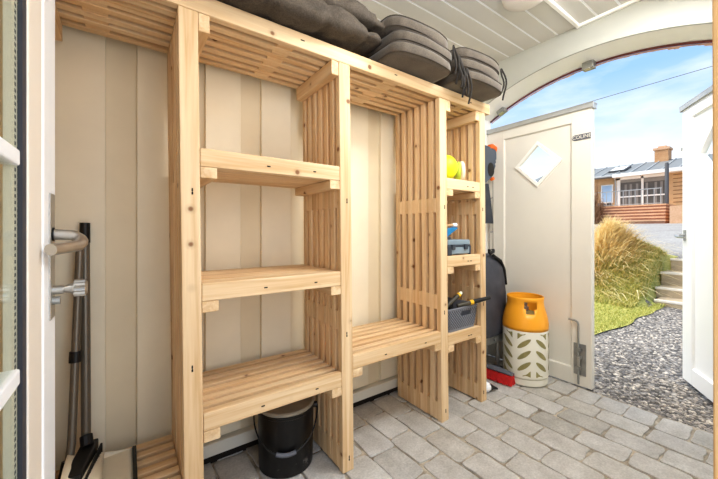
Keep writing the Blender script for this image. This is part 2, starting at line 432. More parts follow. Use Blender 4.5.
def shelf(k, zt, solid=False):
    xa, xb = posts[k][1]+.001, posts[k+1][0]-.001
    m = MB()
    for i in range(1, NS):
        a, b = ys(i)
        if solid: a -= .012; b += .0035
        m.box(xa, xb, a, b, zt-BH, zt-rnd.uniform(0, .0015))
    s = m.lean().build('shelf', 'pine_x', unit, bevel=.0022)
    MB().box(xa, xb, Y0+.001, Y0+.001+BT, zt-BH, zt).lean().build('front_rail', 'pine_x', s, bevel=.003)
    for x0, x1 in ((xa, xa+.050), (xb-.046, xb)):
        MB().box(x0, x1, Y0+.001, YB-.004, zt-BH-.036, zt-BH-.001).lean().build('batten', 'pine_y', s, bevel=.0025)
    for xx in (xa+.15+rnd.random()*.1, xb-.12):
        m = MB().box(xx, xx+.012, Y0-.0005, Y0+.003, zt-.036, zt-.032); m.lean().build('nail', 'dark', s)
shelf(0, .205)
shelf(1, 1.259, True); shelf(1, .8315, True); shelf(1, .418)
shelf(2, .474)
shelf(3, 1.275); shelf(3, .861); shelf(3, .445)
# top of the unit
m = MB(); XT0, XT1 = -.56, 1.772
for i in range(1, NS):
    a, b = ys(i); m.box(XT0, XT1, a, b, ZT-BH, ZT-rnd.uniform(0, .001))
for x0, x1 in ((-.095, -.03), (.472, .537), (.985, 1.062), (1.51, 1.56)):
    for i in range(NS-1): m.box(x0, x1, ys(i)[1]-.001, ys(i+1)[0]+.001, ZT-BH+.002, ZT-.002)
top = m.lean().build('top_shelf', 'pine_x', unit, bevel=.002)
MB().box(XT0, XT1, Y0, Y0+BT, ZT-BH, ZT).lean().build('front_rail', 'pine_x', top, bevel=.003)
for k, (xa, xb) in enumerate(posts):
    for side, x0, x1 in (('l', xa-.034, xa-.001), ('r', xb+.001, xb+.034)):
        if (k, side) not in ((0, 'r'), (1, 'r'), (2, 'l'), (3, 'r'), (4, 'l')): continue
        MB().box(x0, x1, Y0+.002, YB-.004, ZT-BH-.058, ZT-BH-.001).lean().build('batten', 'pine_y', top, bevel=.0025)
for xx in (.55, 1.02, 1.58):
    m = MB().box(xx, xx+.016, Y0-.0005, Y0+.003, ZT-.03, ZT-.0255); m.lean().build('nail', 'dark', top)

# ------------------------------------------------------------------ cushions on top
def seat_cushion(label, x0, x1, z0, h, seed, group, yfront=.985, ties=()):
    rg = random.Random(seed); cx = (x0+x1)/2; t = thing('seat_cushion', label, 'cushion', (cx, 1.26, z0), 0, group)
    hw = (x1-x0)/2; yb = 1.50-1.26; ys_ = yfront+.018-1.26; yf = yfront-1.26
    out = [(hw-.03, yb)]+arc(hw-.05, ys_+.05, .05, 0, -PI*.40, 5)
    # bowed front edge
    N = 14
    for i in range(N+1):
        u = 1-2*i/N
        xx = u*(hw-.036); bow = (1-abs(u)**2.2); out.append((xx, ys_+(yf-ys_)*bow))
    out += arc(-hw+.05, ys_+.05, .05, -PI*.60, -PI, 5)+[(-hw+.03, yb)]
    out = [(hw, yb-.03)] + [p for p in out if abs(p[1]-yb) > 1e-6] + [(-hw, yb-.03)]
    # dense resample
    P = out+[(-hw+.03, yb), (-hw*.33, yb+.005), (hw*.33, yb+.005), (hw-.03, yb)]
    P = P[::-1]
    res = []
    for i in range(len(P)):
        p, q = P[i], P[(i+1) % len(P)]; L = math.hypot(p[0]-q[0], p[1]-q[1]); k = max(1, int(L/.03))
        for j in range(k): res.append((p[0]+(q[0]-p[0])*j/k, p[1]+(q[1]-p[1])*j/k))
    my = (yb+yf)/2
    def ring(s, z, am=.004):
        return [Vector((px*s, my+(py-my)*s, z))+Vector((noise.noise(Vector((px*7, py*7, z*20+seed)))*am, noise.noise(Vector((px*7, py*7+9, z*20+seed)))*am, noise.noise(Vector((px*5, py*5, seed*3+(z>h/2)*7)))*am)) for px, py in res]
    rs = [ring(.2, .004), ring(.6, .003), ring(.88, .002), ring(.965, .003), ring(.99, .008), ring(1.0, h*.3), ring(1.006, h*.5), ring(1.0, h*.72), ring(.985, h-.006), ring(.95, h), ring(.85, h+.003), ring(.55, h+.006), ring(.2, h+.006)]
    m = MB().loft(rs[::1]); 
    ob = m.build('cover', 'fabric', t, smooth=60)
    # make outward normals
    bmm = bmesh.new(); bmm.from_mesh(ob.data); bmesh.ops.recalc_face_normals(bmm, faces=bmm.faces); bmm.to_mesh(ob.data); bmm.free()
    pp = MB()
    for r_ in (ring(.992, .006), ring(.990, h-.004)):
        pp.tube(list(r_)+[r_[0]], .0026, 5, False)
    pp.build('piping', 'pipingf', t, smooth=True)
    for (dx, dy, dz, ln, sw) in ties:
        tt = MB()
        for s_ in (-1, 1):
            pts = []
            for i in range(9):
                u = i/8
                pts.append((dx+s_*(.004+.010*u)+sw*u*u+.004*math.sin(u*7+seed+s_), dy-.012*math.sin(u*PI)+.006*math.cos(u*5+s_), dz-ln*u*(1+.12*s_)))
            tt.tube(pts, .0045, 6)
        tt.build('tie_string', 'piping', t, smooth=True)
    return t
hC = .051
def stack(x0, x1, side, seed, yf):
    names = ['bottom cushion of the %s stack of grey seat cushions on top of the shelves', 'middle cushion of the %s stack of grey seat cushions on top of the shelves', 'topmost cushion of the %s stack of grey seat cushions on top of the shelves']
    for i in range(3):
        o = .012*((i*7+seed) % 3-1)
        hw = (x1-x0)/2
        ties = []
        if side.startswith('right'):
            if i == 0: ties = [(-hw-.012, -.275, .035, .10, .004), (-hw+.004, -.285, .04, .15, .010)]
            if i == 1: ties = [(-hw-.014, -.275, .035, .17, .02)]
            if i == 2: ties = [(hw-.004, -.262, .035, .15, .004)]
        else:
            if i == 1: ties = [(hw+.004, -.27, .035, .13, .02)]
            if i == 2: ties = [(hw+.008, -.262, .03, .16, .012)]
        seat_cushion(names[i] % side, x0+o, x1+o, ZT+.001+i*(hC+.003), hC, seed+i, 'seat cushions stacked on the shelving unit', yf+.004*i, ties)
stack(.900, 1.272, 'left-hand', 1, .978)
stack(1.318, 1.682, 'right-hand', 2, .970)

def long_cushion(label, x0, x1, zc_, ry, rz_, yc, seed, droop=0):
    t = thing('lounger_cushion', label, 'cushion', (x0, yc, zc_), 0, 'long lounger cushions on the shelving unit')
    NX, NR = 70, 36; rings = []
    for i in range(NX+1):
        u = i/NX; X = (x1-x0)*u
        e = min(1, (1-u)/.16)**.5 if u > .84 else min(1, u/.06+.35)
        e = max(e, .06)
        ring = []
        for k in range(NR):
            a = 2*PI*k/NR; c, s_ = math.cos(a), math.sin(a)
            yy = ry*(.55+.45*e)*math.copysign(abs(c)**.7, c); zz = rz_*e*math.copysign(abs(s_)**.85, s_)
            p = Vector((X, yy, zz))
            q = Vector((X*7+seed, yy*5, zz*8))
            amp = .010+.012*(s_ > 0)
            dn = noise.noise(q)*amp + noise.noise(q*2.7)*.007 - .013*max(0, math.cos(X*2*PI/.21))**6*(1 if c < 0 else .4) - .006*abs(noise.noise(Vector((X*16, yy*4, zz*14+seed))))
            n_ = Vector((0, c*.6, s_)).normalized()
            p += n_*dn
            p.z += droop*u*u
            if s_ < .3 and p.y < -.085: p.z -= .030*min(1, (-p.y-.085)/.10)*(1-u**6)
            if p.z < -rz_+.004 and p.y > -.09: p.z = -rz_+.004
            ring.append(p)
        rings.append(ring)
    ob = MB().loft(rings).build('cover', 'fabric2', t, smooth=70)
    bmm = bmesh.new(); bmm.from_mesh(ob.data); bmesh.ops.recalc_face_normals(bmm, faces=bmm.faces); bmm.to_mesh(ob.data); bmm.free()
    for i in range(3):
        bt = MB(); X = (x1-x0)*(.45+.14*i)
        bt.lathe([(.002, -.004), (.011, -.003), (.012, .002), (.006, .006)], 0, 0, 10)
        vs = bt.v[-40:]; bt.v[-40:] = [(X+a_, -ry*.93-c_*1.0+.006, rz_*.35+b_) for a_, b_, c_ in vs]
        bt.build('tuft_button', 'piping', t, smooth=True)
    return t
long_cushion('long crumpled dark grey lounger cushion lying lowest along the left of the shelf top', -.45, .905, ZT+.053, .20, .052, 1.212, 3, .018)
long_cushion('long crumpled dark grey lounger cushion lying on another above the left half of the shelves', -.40, .99, ZT+.053*2+.040, .20, .042, 1.225, 11, -.020)

# ------------------------------------------------------------------ glazed door at the left (open leaf)
D1 = bpy.data.objects.new('door_1', None); C.objects.link(D1); D1['kind'] = 'structure'; D1['label'] = 'white glazed door standing open at the left edge'
FX = -.14; T = .045
m = MB(); m.box(FX-T, FX, .925, 1.055, .03, 2.03); m.box(FX-T, FX, .10, .20, .03, 2.03); m.box(FX-T, FX, .20, .925, 1.92, 2.03); m.box(FX-T, FX, .20, .925, .03, .16)
m.build('leaf_frame', 'white', D1, bevel=.004)
m = MB(); m.box(FX-.02, FX-.003, .815, .925, .16, 1.92); m.box(FX-T+.002, FX-.004, .20, .815, 1.86, 1.92); m.box(FX-T+.002, FX-.004, .20, .815, .16, .22)
m.build('glazing_bead', 'bead', D1, bevel=.004)
MB().box(FX-.02, FX-.006, .788, .816, .22, 1.86).build('gasket', 'gasket', D1)
m = MB().box(FX-.022, FX-.0125, .754, .789, .22, 1.86)
sp = m.build('spacer_strip', 'sill', D1)
m = MB(); z = .24
while z < 1.85: m.box(FX-.0126, FX-.0122, .772, .780, z, z+.006); z += .011
m.build('hole', 'gasket', sp)
m = MB(); 
for z in (1.118, .76, 1.476, .40): m.box(FX-.031, FX-.003, 0.20, .758, z-.013, z+.013)
m.build('glazing_bar', 'white', D1, bevel=.003)
MB().box(FX-.011, FX-.009, .20, .789, .22, 1.86).build('pane', 'glass', D1)
hd = MB().box(FX, FX+.003, .975, 1.03, .80, 1.082).build('handle_plate', 'steel', D1, bevel=.001)
HY, HZ = 1.000, .980
lv = MB()
pts = [(FX+.003, HY, .990), (FX+.038, HY-.004, .988)]
pts += [(FX+.038+.017*math.sin(a), HY-.026+.022*math.cos(a), .988-.010*a) for a in [i*2.3/8 for i in range(1, 9)]]
pts += [(FX+.030, HY-.076, .962), (FX+.014, HY-.104, .960)]
lv.tube(pts, .0122, 14); lv.build('lever', 'steel', hd, smooth=True)
m = MB().tube([(FX+.003, HY, .990), (FX+.006, HY, .990)], .0155, 14); m.build('collar', 'black', hd, smooth=True)
kn = MB(); kn.tube([(FX+.003, HY, .864), (FX+.022, HY, .864)], .010, 16); kn.tube([(FX+.022, HY, .864), (FX+.034, HY, .865), (FX+.040, HY, .865)], .008, 16, r2=.016)
ring_r = []
for i in range(2):
    X = FX+.040+.020*i
    ring_r.append([(X, HY+(.020 if k % 2 else .0175)*math.cos(2*PI*k/28), .865+(.020 if k % 2 else .0175)*math.sin(2*PI*k/28)) for k in range(28)])
ring_r.append([(FX+.063, HY+.014*math.cos(2*PI*k/28), .865+.014*math.sin(2*PI*k/28)) for k in range(28)])
kn.loft(ring_r); kn.build('thumb_turn', 'steel', hd, smooth=30)
MB().tube([(FX+.003, HY, .840), (FX+.016, HY, .840)], .009, 12).build('lock_cylinder', 'zinc', hd, smooth=True)
m = MB()
for z in (.3, 1.0, 1.75): m.tube([(FX-.02, .094, z-.05), (FX-.02, .094, z+.05)], .008, 10)
m.build('hinge', 'steel', D1, smooth=True)

# ------------------------------------------------------------------ half doors in the arch
def half_door(name, loc, rz, w_, mat, near):   # local: leaf runs 0..w_ along +x, visible face at local y=0 (towards -y), hinge at x=0
    t = bpy.data.objects.new(name, None); C.objects.link(t); t.location = loc; t.rotation_euler = (0, 0, rz); t['kind'] = 'structure'
    H = 1.79 if mat == 'doorc' else 1.815; z0 = .003 if mat == 'doorc' else .015; sl, sr, tr, br = .135, .115, .095, .105
    m = MB(); m.box(0, sl, 0, .045, z0, H); m.box(w_-sr, w_, 0, .045, z0, H); m.box(sl, w_-sr, 0, .045, H-tr, H); m.box(sl, w_-sr, 0, .045, z0, z0+br)
    m.build('leaf_frame', mat, t, bevel=.003)
    # panel with a diamond hole
    cx, cz, hd_ = w_-.333, 1.466, .140
    x0, x1, zb, zt = sl-.003, w_-sr+.003, z0+br-.003, H-tr+.003
    outer = [(x0, zb), (x1, zb), (x1, zt), (x0, zt)]
    inner = [(cx, cz-hd_), (cx+hd_, cz), (cx, cz+hd_), (cx-hd_, cz)]
    outer = [(cx, zb), (x1, zb), (x1, cz), (x1, zt), (cx, zt), (x0, zt), (x0, cz), (x0, zb)]
    vs = []; fs = []
    for yy in (.014, .036):
        vs += [(a, yy, b) for a, b in outer]+[(a, yy, b) for a, b in inner]
    quads = [(0, 1, 2, 9, 8), (2, 3, 4, 10, 9), (4, 5, 6, 11, 10), (6, 7, 0, 8, 11)]
    for q in quads: fs.append(q); fs.append(tuple(12+i for i in reversed(q)))
    for i in range(4): fs.append((8+i, 8+(i+1) % 4, 20+(i+1) % 4, 20+i))
    MB().add(vs, fs).build('panel', mat, t)
    # moulding around the panel and the diamond
    m = MB()
    for a, b in (((x0, zb), (x1, zb)), ((x1, zb), (x1, zt)), ((x1, zt), (x0, zt)), ((x0, zt), (x0, zb))):
        m.tube([(a[0], .012, a[1]), (b[0], .012, b[1])], .008, 6)
    m.build('moulding', mat, t, smooth=True)
    win = MB()
    for i in range(4):
        a, b = inner[i], inner[(i+1) % 4]
        A = Vector((a[0], .012, a[1])); B = Vector((b[0], .012, b[1])); dd = (B-A).normalized(); nn = Vector((dd.z, 0, -dd.x))
        o_ = [A-dd*.015+nn*.015, B+dd*.015+nn*.015, B-dd*.004-nn*.004, A+dd*.004-nn*.004]
        win.add([(p.x, .003, p.z) for p in o_]+[(p.x, .03, p.z) for p in o_], [(0, 1, 2, 3), (7, 6, 5, 4), (0, 4, 5, 1), (1, 5, 6, 2), (2, 6, 7, 3), (3, 7, 4, 0)])
    wf = win.build('window_frame', 'frame', t)
    MB().add([(a, .022, b) for a, b in inner], [(0, 1, 2, 3)]).build('pane', 'glass', wf)
    m = MB(); m.prism([(0, 0), (.006, 0), (.006, -.022), (-.010, -.022), (-.010, .012), (.0, .012)], 0, w_+.012, Matrix(((0, 0, 1, -.006), (1, 0, 0, -.002), (0, 1, 0, H), (0, 0, 0, 1))))
    m = MB(); m.box(-.004, w_+.012, -.012, .056, H-.001, H+.008); m.box(-.004, w_+.012, -.012, -.006, H-.026, H+.004); m.box(w_+.002, w_+.010, -.010, .05, H-.03, H+.004)
    m.build('flashing', 'flash', t, bevel=.0015)
    return t, H, w_
# left leaf closed: hinge at high y, runs to low y; visible face looks to -x
t2, H, W2 = half_door('door_2', (2.355, 1.522, 0), -PI/2, .716, 'doorc', 0)
t2['label'] = 'closed cream half door with a diamond window'
# bits on the left leaf (local x along leaf, local -y towards the room)
b = MB().box(.616, .686, -.004, .001, .074, .274).build('bolt_plate', 'zinc', t2, bevel=.001)
m = MB(); m.tube([(.592, -.016, .422), (.630, -.016, .420), (.642, -.016, .415), (.648, -.016, .402), (.648, -.016, .02)], .0062, 8); m.build('bolt_rod', 'zinc', b, smooth=True)
m = MB()
for z in (.11, .18, .23): m.box(.632, .664, -.024, -.003, z, z+.018)
m.build('bolt_guide', 'zinc', b, bevel=.002)
MB().mbox(Matrix.Translation((.654, -.026, .165)), .014, .010, .06).build('bolt_stop', 'steel', b, bevel=.002)
np_ = MB().prism(arc(.625, 1.592, .018, PI/2, 3*PI/2, 8)+[(.712, 1.574), (.712, 1.610)], -.004, .0, Matrix(((1, 0, 0, 0), (0, 0, 1, 0), (0, 1, 0, 0), (0, 0, 0, 1)))).build('name_plate', 'darkgrey', t2)
fc = bpy.data.curves.new('lettering', 'FONT'); fc.body = 'COLINE'; fc.size = .030; fc.extrude = .0008; fc.align_x = 'CENTER'; fc.align_y = 'CENTER'
fo = bpy.data.objects.new('lettering', fc); C.objects.link(fo); fo.parent = np_; fo.location = (.662, -.0055, 1.592); fo.rotation_euler = (PI/2, 0, 0); fc.materials.append(M['sill'])
# right leaf, pushed outwards
t3, H, W3 = half_door('door_3', (2.372, .128, 0), math.radians(31), .745, 'doorw', 0)
t3['label'] = 'white half door swung open outside the arch'
# its visible face looks to +local y: mirror by flipping
t3.scale = (1, -1, 1); t3.location = (2.372, .128, 0)
m = MB(); m.tube([(W3+.004, .01, 1.555), (W3+.03, .01, 1.55), (W3+.034, .01, 1.53), (W3+.02, .01, 1.515)], .004, 6); m.tube([(W3-.004, .01, 1.58), (W3+.006, .01, 1.5)], .006, 6)
m.build('hook', 'zinc', t3, smooth=True)
m = MB(); m.tube([(W3-.075, -.02, .953), (W3-.01, -.028, .953), (W3+.022, -.026, .958), (W3+.036, -.02, .962)], .0065, 8); m.tube([(W3-.035, 0, .965), (W3-.035, -.028, .965)], .008, 8); m.box(W3-.05, W3-.02, -.004, 0, .93, 1.0)
m.build('latch', 'zinc', t3, smooth=30)
# box keeps for the bolts under the arch
for (yy, zz, lab) in ((.823, 2.032, 'small grey metal bolt keep at the crown of the arch'), (1.407, 1.922, 'small grey metal bolt keep at the left end of the arch')):
    t = thing('bolt_keep', lab, 'latch keep', (2.36, yy, zz), 0, 'bolt keeps under the arch')
    sl = math.atan2(-(yy-YM), zz-zc)
    mt = Matrix.Rotation(sl*1, 4, 'X')
    MB().mbox(mt, .05, .062, .05).build('housing', 'zinc', t, bevel=.003)
    MB().mbox(mt @ Matrix.Translation((-.02, 0, -.027)), .03, .03, .006).build('lip', 'steel', t, bevel=.001)

# ------------------------------------------------------------------ ceiling lamp and conduit
L = thing('ceiling_lamp', 'round opal ceiling lamp with a pale rim under the boards', 'lamp', (1.60, .83, ZC))
MB().lathe([(.106, -.0), (.111, -.004), (.111, -.03), (.104, -.034)], n=48).build('lamp_base', 'reveal', L, smooth=35)
MB().lathe([(.104, -.030), (.107, -.045), (.102, -.062), (.085, -.075), (.055, -.082), (.02, -.085), (.001, -.0855)], n=48).build('lamp_shade', 'lampg', L, smooth=60)
c = MB(); c.box(1.71, 2.165, .800, .822, ZC-.014, ZC+.001); c.box(2.158, 2.1795, -.05, .822, ZC-.016, ZC+.001)
tag(c.build('cable_conduit', 'reveal', bevel=.004), 'white cable conduit running from the ceiling lamp to the end wall', 'conduit')
m = MB()
for yy in (.70, .55, .40, .25): m.box(2.155, 2.158, yy, yy+.01, ZC-.012, ZC-.004)

# ------------------------------------------------------------------ gas bottle
G = thing('gas_bottle', 'composite gas bottle with orange collar and white leaf-slotted casing beside the closed half door', 'gas bottle', (2.180, 1.132, 0))
RG = .138
MB().lathe([(.120, 0.0), (.130, .003), (.134, .010), (.134, .044), (.126, .047), (.126, .053), (RG, .056), (RG, .365), (.134, .375)], n=64).build('casing', 'bottlew', G, smooth=25)
def on_cyl(phi, z, r): return (r*math.cos(phi), r*math.sin(phi), z)
vt = MB(); base = math.radians(207)
for cidx in range(8):
    ph = base+math.radians(-2+45*cidx); sgn = 1 if cidx % 2 == 0 else -1
    def patch(pts): 
        n_ = len(pts); c0 = (sum(p[0] for p in pts)/n_, sum(p[1] for p in pts)/n_)
        vs = [on_cyl(ph+p[0]/RG, p[1], RG+.0012) for p in pts]+[on_cyl(ph+c0[0]/RG, c0[1], RG+.0018)]
        vt.add(vs, [(i, (i+1) % n_, n_) for i in range(n_)])
    for zz in (.275, .203, .131):
        pts = []
        for i in range(20):
            a = 2*PI*i/20; ex = .050*math.cos(a); ey = .0145*math.sin(a)*(1-.15*abs(math.cos(a)))
            tl = math.radians(40)*sgn
            pts.append((ex*math.cos(tl)-ey*math.sin(tl), zz+ex*math.sin(tl)+ey*math.cos(tl)))
        patch(pts)
    patch([(-.038*sgn, .338), (-.038*sgn, .300), (.012*sgn, .338)][::sgn]); patch([(.038*sgn, .068), (.038*sgn, .106), (-.012*sgn, .068)][::sgn])
vt.build('slot', 'olive', G)
prof = [(.1385, .352), (.1395, .372), (.1385, .395), (.133, .425), (.124, .462), (.116, .492), (.112, .510), (.111, .520), (.1115, .534), (.112, .546), (.113, .556), (.109, .562)]
NL = 72
def sk_(i, k):
    a = (2*PI*(k+.5)/NL-base) % (2*PI); a = a-2*PI if a > PI else a
    dgr = math.degrees(a); zm = (prof[i][1]+prof[i+1][1])/2
    if .492 < zm < .535 and -4 < dgr < 36: return True
    if .462 < zm <= .492 and 2 < dgr < 30: return True
    return False
MB().lathe(prof, n=NL, cap0=False, cap1=False, skip=sk_).build('collar', 'orange', G, smooth=50, solid=.006)
v_ = MB(); v_.lathe([(.11, .40), (.10, .44), (.05, .455), (.02, .46)], n=32); 
v_.build('dome', 'olive', G, smooth=50)
v_ = MB(); v_.lathe([(.022, .455), (.022, .485), (.014, .488), (.014, .52), (.019, .522), (.019, .536), (.01, .54)], n=16); v_.tube([(0, 0, .505), (-.035, -.01, .505)], .009, 8)
v_.build('valve', 'zinc', G, smooth=35)

# ------------------------------------------------------------------ black bucket
B = thing('bucket', 'black scuffed lidded bucket with wire bail under the left bench shelf', 'bucket', (.563, 1.335, 0))
MB().lathe([(.108, .0), (.1135, .004), (.1145, .02), (.1165, .12), (.118, .235), (.1215, .238), (.1215, .250), (.117, .252)], n=56, cap1=True).build('body', 'bucket', B, smooth=35)
MB().lathe([(.119, .250), (.1215, .254), (.1215, .262), (.116, .266), (.108, .262), (.06, .266), (.001, .270)], n=56).build('lid', 'lid', B, smooth=35)
va = math.atan2(-1.335, -.563)           # bucket to camera
ri = Vector((-math.sin(va), math.cos(va), 0)); fo_ = Vector((math.cos(va), math.sin(va), 0))
pts = []
for i in range(33):
    a = PI*i/32; lx = -math.cos(a); dr = math.sin(a)
    pts.append(ri*(lx*.133)+fo_*(.128*dr**.8 if dr > 0 else 0)+Vector((0, 0, .228-.122*dr**1.15)))
hb = MB().tube(pts, .003, 7).build('bail', 'black', B, smooth=True)
MB().tube(pts[13:20], .0085, 10).build('grip', 'darkgrey', hb, smooth=True)
for s_ in (-1, 1): MB().tube([ri*s_*.116+Vector((0, 0, .228)), ri*s_*.134+Vector((0, 0, .228))], .012, 10).build('ear', 'black', B, smooth=True)

# ------------------------------------------------------------------ long handled dustpan and brush (bay at the left)
P = thing('dustpan', 'beige long-handled dustpan with black rubber lip on the low shelf at left', 'dustpan', (-.155, 1.30, .206))
pn = MB()
def panring(u):     # u 0..1 from the back to the lip (along +x)
    X = .005+.165*u; hw = .115+.02*u; hh = .055*(1-u)**1.3+.006
    return X, hw, hh
NX = 10; top_ = []; 
vs = []; fs = []
for i in range(NX+1):
    X, hw, hh = panring(i/NX)
    sec = [(-hw, hh), (-hw, .004), (-hw*.5, .002), (0, .002), (hw*.5, .002), (hw, .004), (hw, hh)]
    vs += [(X, yy, zz) for yy, zz in sec]
for i in range(NX):
    for k in range(6): a = i*7+k; fs.append((a, a+1, a+8, a+7))
fs.append((0, 6, 5, 4, 3, 2, 1)); pn.add(vs, fs)
# arched hood at the back
hv = []; hf = []
for i in range(9):
    X, hw, hh = panring(.0+.55*i/8)
    for k in range(9):
        a = PI*k/8; hv.append((X-.006, -hw*math.cos(a), hh*.9+.028*math.sin(a)*(1-i/10)))
for i in range(8):
    for k in range(8): a = i*9+k; hf.append((a, a+1, a+10, a+9))
pn.add(hv, hf); pn.build('pan', 'pan', P, smooth=40, solid=.003)
MB().mbox(Matrix.Translation((.176, 0, .006)), .012, .272, .010).build('lip', 'black', P, bevel=.002)
h1 = MB().tube([(.002, .085, .04), (.008, .10, .10), (.024, .165, .76)], .0115, 12).build('handle', 'tube', P, smooth=True)
MB().tube([(-.004, .075, .012), (.003, .087, .055)], .018, 12).build('socket', 'black', P, smooth=True)
MB().tube([(.014, .1275, .355), (.0152, .131, .39)], .0165, 12).build('clip', 'black', h1, smooth=True)
BR = thing('hand_brush', 'long-handled brush with dark tube clipped beside the dustpan on the low shelf', 'brush', (-.105, 1.36, .26))
MB().tube([(-.008, .07, .02), (-.016, .132, .70)], .0135, 14).build('handle', 'tube', BR, smooth=True)
MB().tube([(-.016, .132, .695), (-.0165, .1355, .752), (-.0165, .136, .765)], .0148, 14).build('grip', 'black', BR, smooth=True)
m = MB().mbox(Matrix.Translation((-.012, -.01, .004)) @ Matrix.Rotation(-.16, 4, 'Z'), .044, .19, .034)
m.tube([(-.004, .05, .02), (-.008, .066, .05)], .018, 12)
m.build('head', 'black', BR, bevel=.004)
m = MB()
for i in range(60):
    yy = -.11+.18*(i % 30)/29; xx = .012+(i//30)*.014
    m.tube([(xx-.008+.16*(yy+.02), yy, .004), (xx-.010+.16*(yy+.02)+rnd.uniform(-.003, .003), yy+rnd.uniform(-.004, .004), -.044)], .0032, 4)
m.build('bristles', 'black', BR)

# ------------------------------------------------------------------ red broom, small nozzle bottle
RB = thing('hand_broom', 'red-bristled hand broom with dark back standing on the pavers by the gas bottle', 'brush', (2.000, 1.235, 0), math.radians(96))
m = MB()
for i in range(46):
    for r_ in range(4):
        xx = -.110+.22*i/45; yy = -.022+.0145*r_
        m.tube([(xx, yy*.8, .066), (xx*1.03+rnd.uniform(-.004, .004), yy*1.25+rnd.uniform(-.003, .003), .004)], .0036, 4)
m.build('bristles', 'red', RB)
m = MB(); rings = []
for i in range(13):
    u = -1+2*i/12; xx = u*.114; zz = .066; th = .026*(1-.55*abs(u)**1.5); hw = .028*(1-.25*abs(u)**2)
    rings.append([(xx, hw*math.cos(2*PI*k/12), zz+th*.5+th*.6*math.sin(2*PI*k/12)) for k in range(12)])
m.loft(rings).build('back', 'darkgrey', RB, smooth=50)
MB().tube([(.10, .0, .082), (.16, .0, .09), (.235, .0, .105)], .012, 10).build('handle', 'darkgrey', RB, smooth=True)
SQ = thing('nozzle_bottle', 'small white bottle with black nozzle lying on the pavers behind the right divider', 'bottle', (1.80, 1.18, .032), math.radians(-25))
def axx(prof, n=20): 
    return MB().loft([[(X, r*math.cos(2*PI*k/n), r*math.sin(2*PI*k/n)) for k in range(n)] for X, r in prof])
axx([(-.05, .02), (-.045, .028), (-.02, .031), (.012, .030), (.026, .022), (.030, .016)]).build('body', 'white', SQ, smooth=40)
axx([(.030, .018), (.042, .018), (.050, .013), (.082, .006)]).map(lambda v: Vector((v.x, v.y, v.z-max(0, v.x-.03)*.35))).build('nozzle', 'black', SQ, smooth=40)

# ------------------------------------------------------------------ covered trolley (black bag)
K = thing('bag', 'tall black cover bag on a grey metal frame standing behind the gas bottle', 'bag', (2.02, 1.375, .28))
rings = []; prof = [(0, .92), (.04, .99), (.15, 1.0), (.28, 1.0), (.38, .97), (.45, .88), (.50, .74), (.535, .56), (.555, .30)]
for z, s in prof:
    ring = []
    for k in range(40):
        a = 2*PI*k/40; c_, s_ = math.cos(a), math.sin(a)
        xx = .235*s*math.copysign(abs(c_)**.8, c_); yy = .125*(s*.9+.1)*math.copysign(abs(s_)**.8, s_)
        dn = .012*noise.noise(Vector((c_*2.5, s_*2.5, z*7)))+.008*noise.noise(Vector((c_*6, s_*6, z*3)))
        ring.append((xx*(1+dn*4), yy*(1+dn*5), z))
    rings.append(ring)
MB().loft(rings).build('cover', 'bag', K, smooth=70)
m = MB(); m.tube([(.03, -.09, .545), (.11, -.095, .505), (.17, -.088, .44), (.195, -.085, .33)], .011, 8); m.tube([(-.02, -.1, .56), (.05, -.08, .575), (.12, -.03, .56)], .010, 8)
m.build('strap', 'bagdark', K, smooth=True)
m = MB(); m.box(-.19, .21, -.105, -.085, -.055, -.003); m.box(-.19, .21, .085, .105, -.055, -.003); m.box(-.19, -.17, -.1, .1, -.05, -.003); m.box(.19, .21, -.1, .1, -.05, -.003)
m.tube([(.02, -.107, -.028), (.02, -.118, -.028)], .012, 10)
m.build('frame', 'zinc', K, bevel=.002)
for sx in (-.16, .10):
    for sy in (-.08, .08):
        MB().tube([(sx, sy, -.05), (sx, sy, -.235)], .014, 10).build('leg', 'zinc', K, smooth=True)
        MB().lathe([(.016, -.28), (.034, -.276), (.034, -.24), (.016, -.236)], sx, sy, 20).build('foot', 'black', K, smooth=40)

# ------------------------------------------------------------------ grey gadget with thin legs hanging on the jamb
Q = thing('folding_stand', 'slate grey and orange folding stand with thin legs hanging beside the closed half door', 'stand', (2.285, 1.46, 0))
# plate in the local xz plane with round hole
out = [(-.22, 1.385), (-.08, 1.352), (.005, 1.405), (.03, 1.44), (.045, 1.475), (.06, 1.50), (.052, 1.515), (.068, 1.53), (.06, 1.545), (.078, 1.56), (.082, 1.60), (.056, 1.625), (-.02, 1.638), (-.22, 1.66)]
cx, cz, rr = .022, 1.465, .033
m = MB(); m.prism(out, -.012, .012, Matrix(((1, 0, 0, 0), (0, 0, -1, 0), (0, 1, 0, 0), (0, 0, 0, 1)))); m.build('plate', 'gadget', Q, bevel=.002)
m = MB(); m.tube([(cx-.028, -.010, cz), (cx-.028, -.016, cz)], .040, 24); m.map(lambda v: Vector((v.x, v.y, cz+(v.z-cz)*1.35))); m.build('hole', 'black', Q, smooth=40)
MB().tube([(-.01, 0, 1.640), (.03, 0, 1.652), (.07, 0, 1.640), (.088, 0, 1.605)], .019, 10).build('clip', 'orange2', Q, smooth=True)
MB().tube([(.045, 0, 1.402), (.02, 0, 1.395)], .014, 8).build('clip', 'orange2', Q, smooth=True)
m = MB().prism([(-.14, 1.05), (.012, 1.05), (-.02, 1.22), (-.05, 1.35), (-.14, 1.35)], .014, .024, Matrix(((1, 0, 0, 0), (0, 0, -1, 0), (0, 1, 0, 0), (0, 0, 0, 1)))); m.build('flap', 'casedark', Q, bevel=.002)
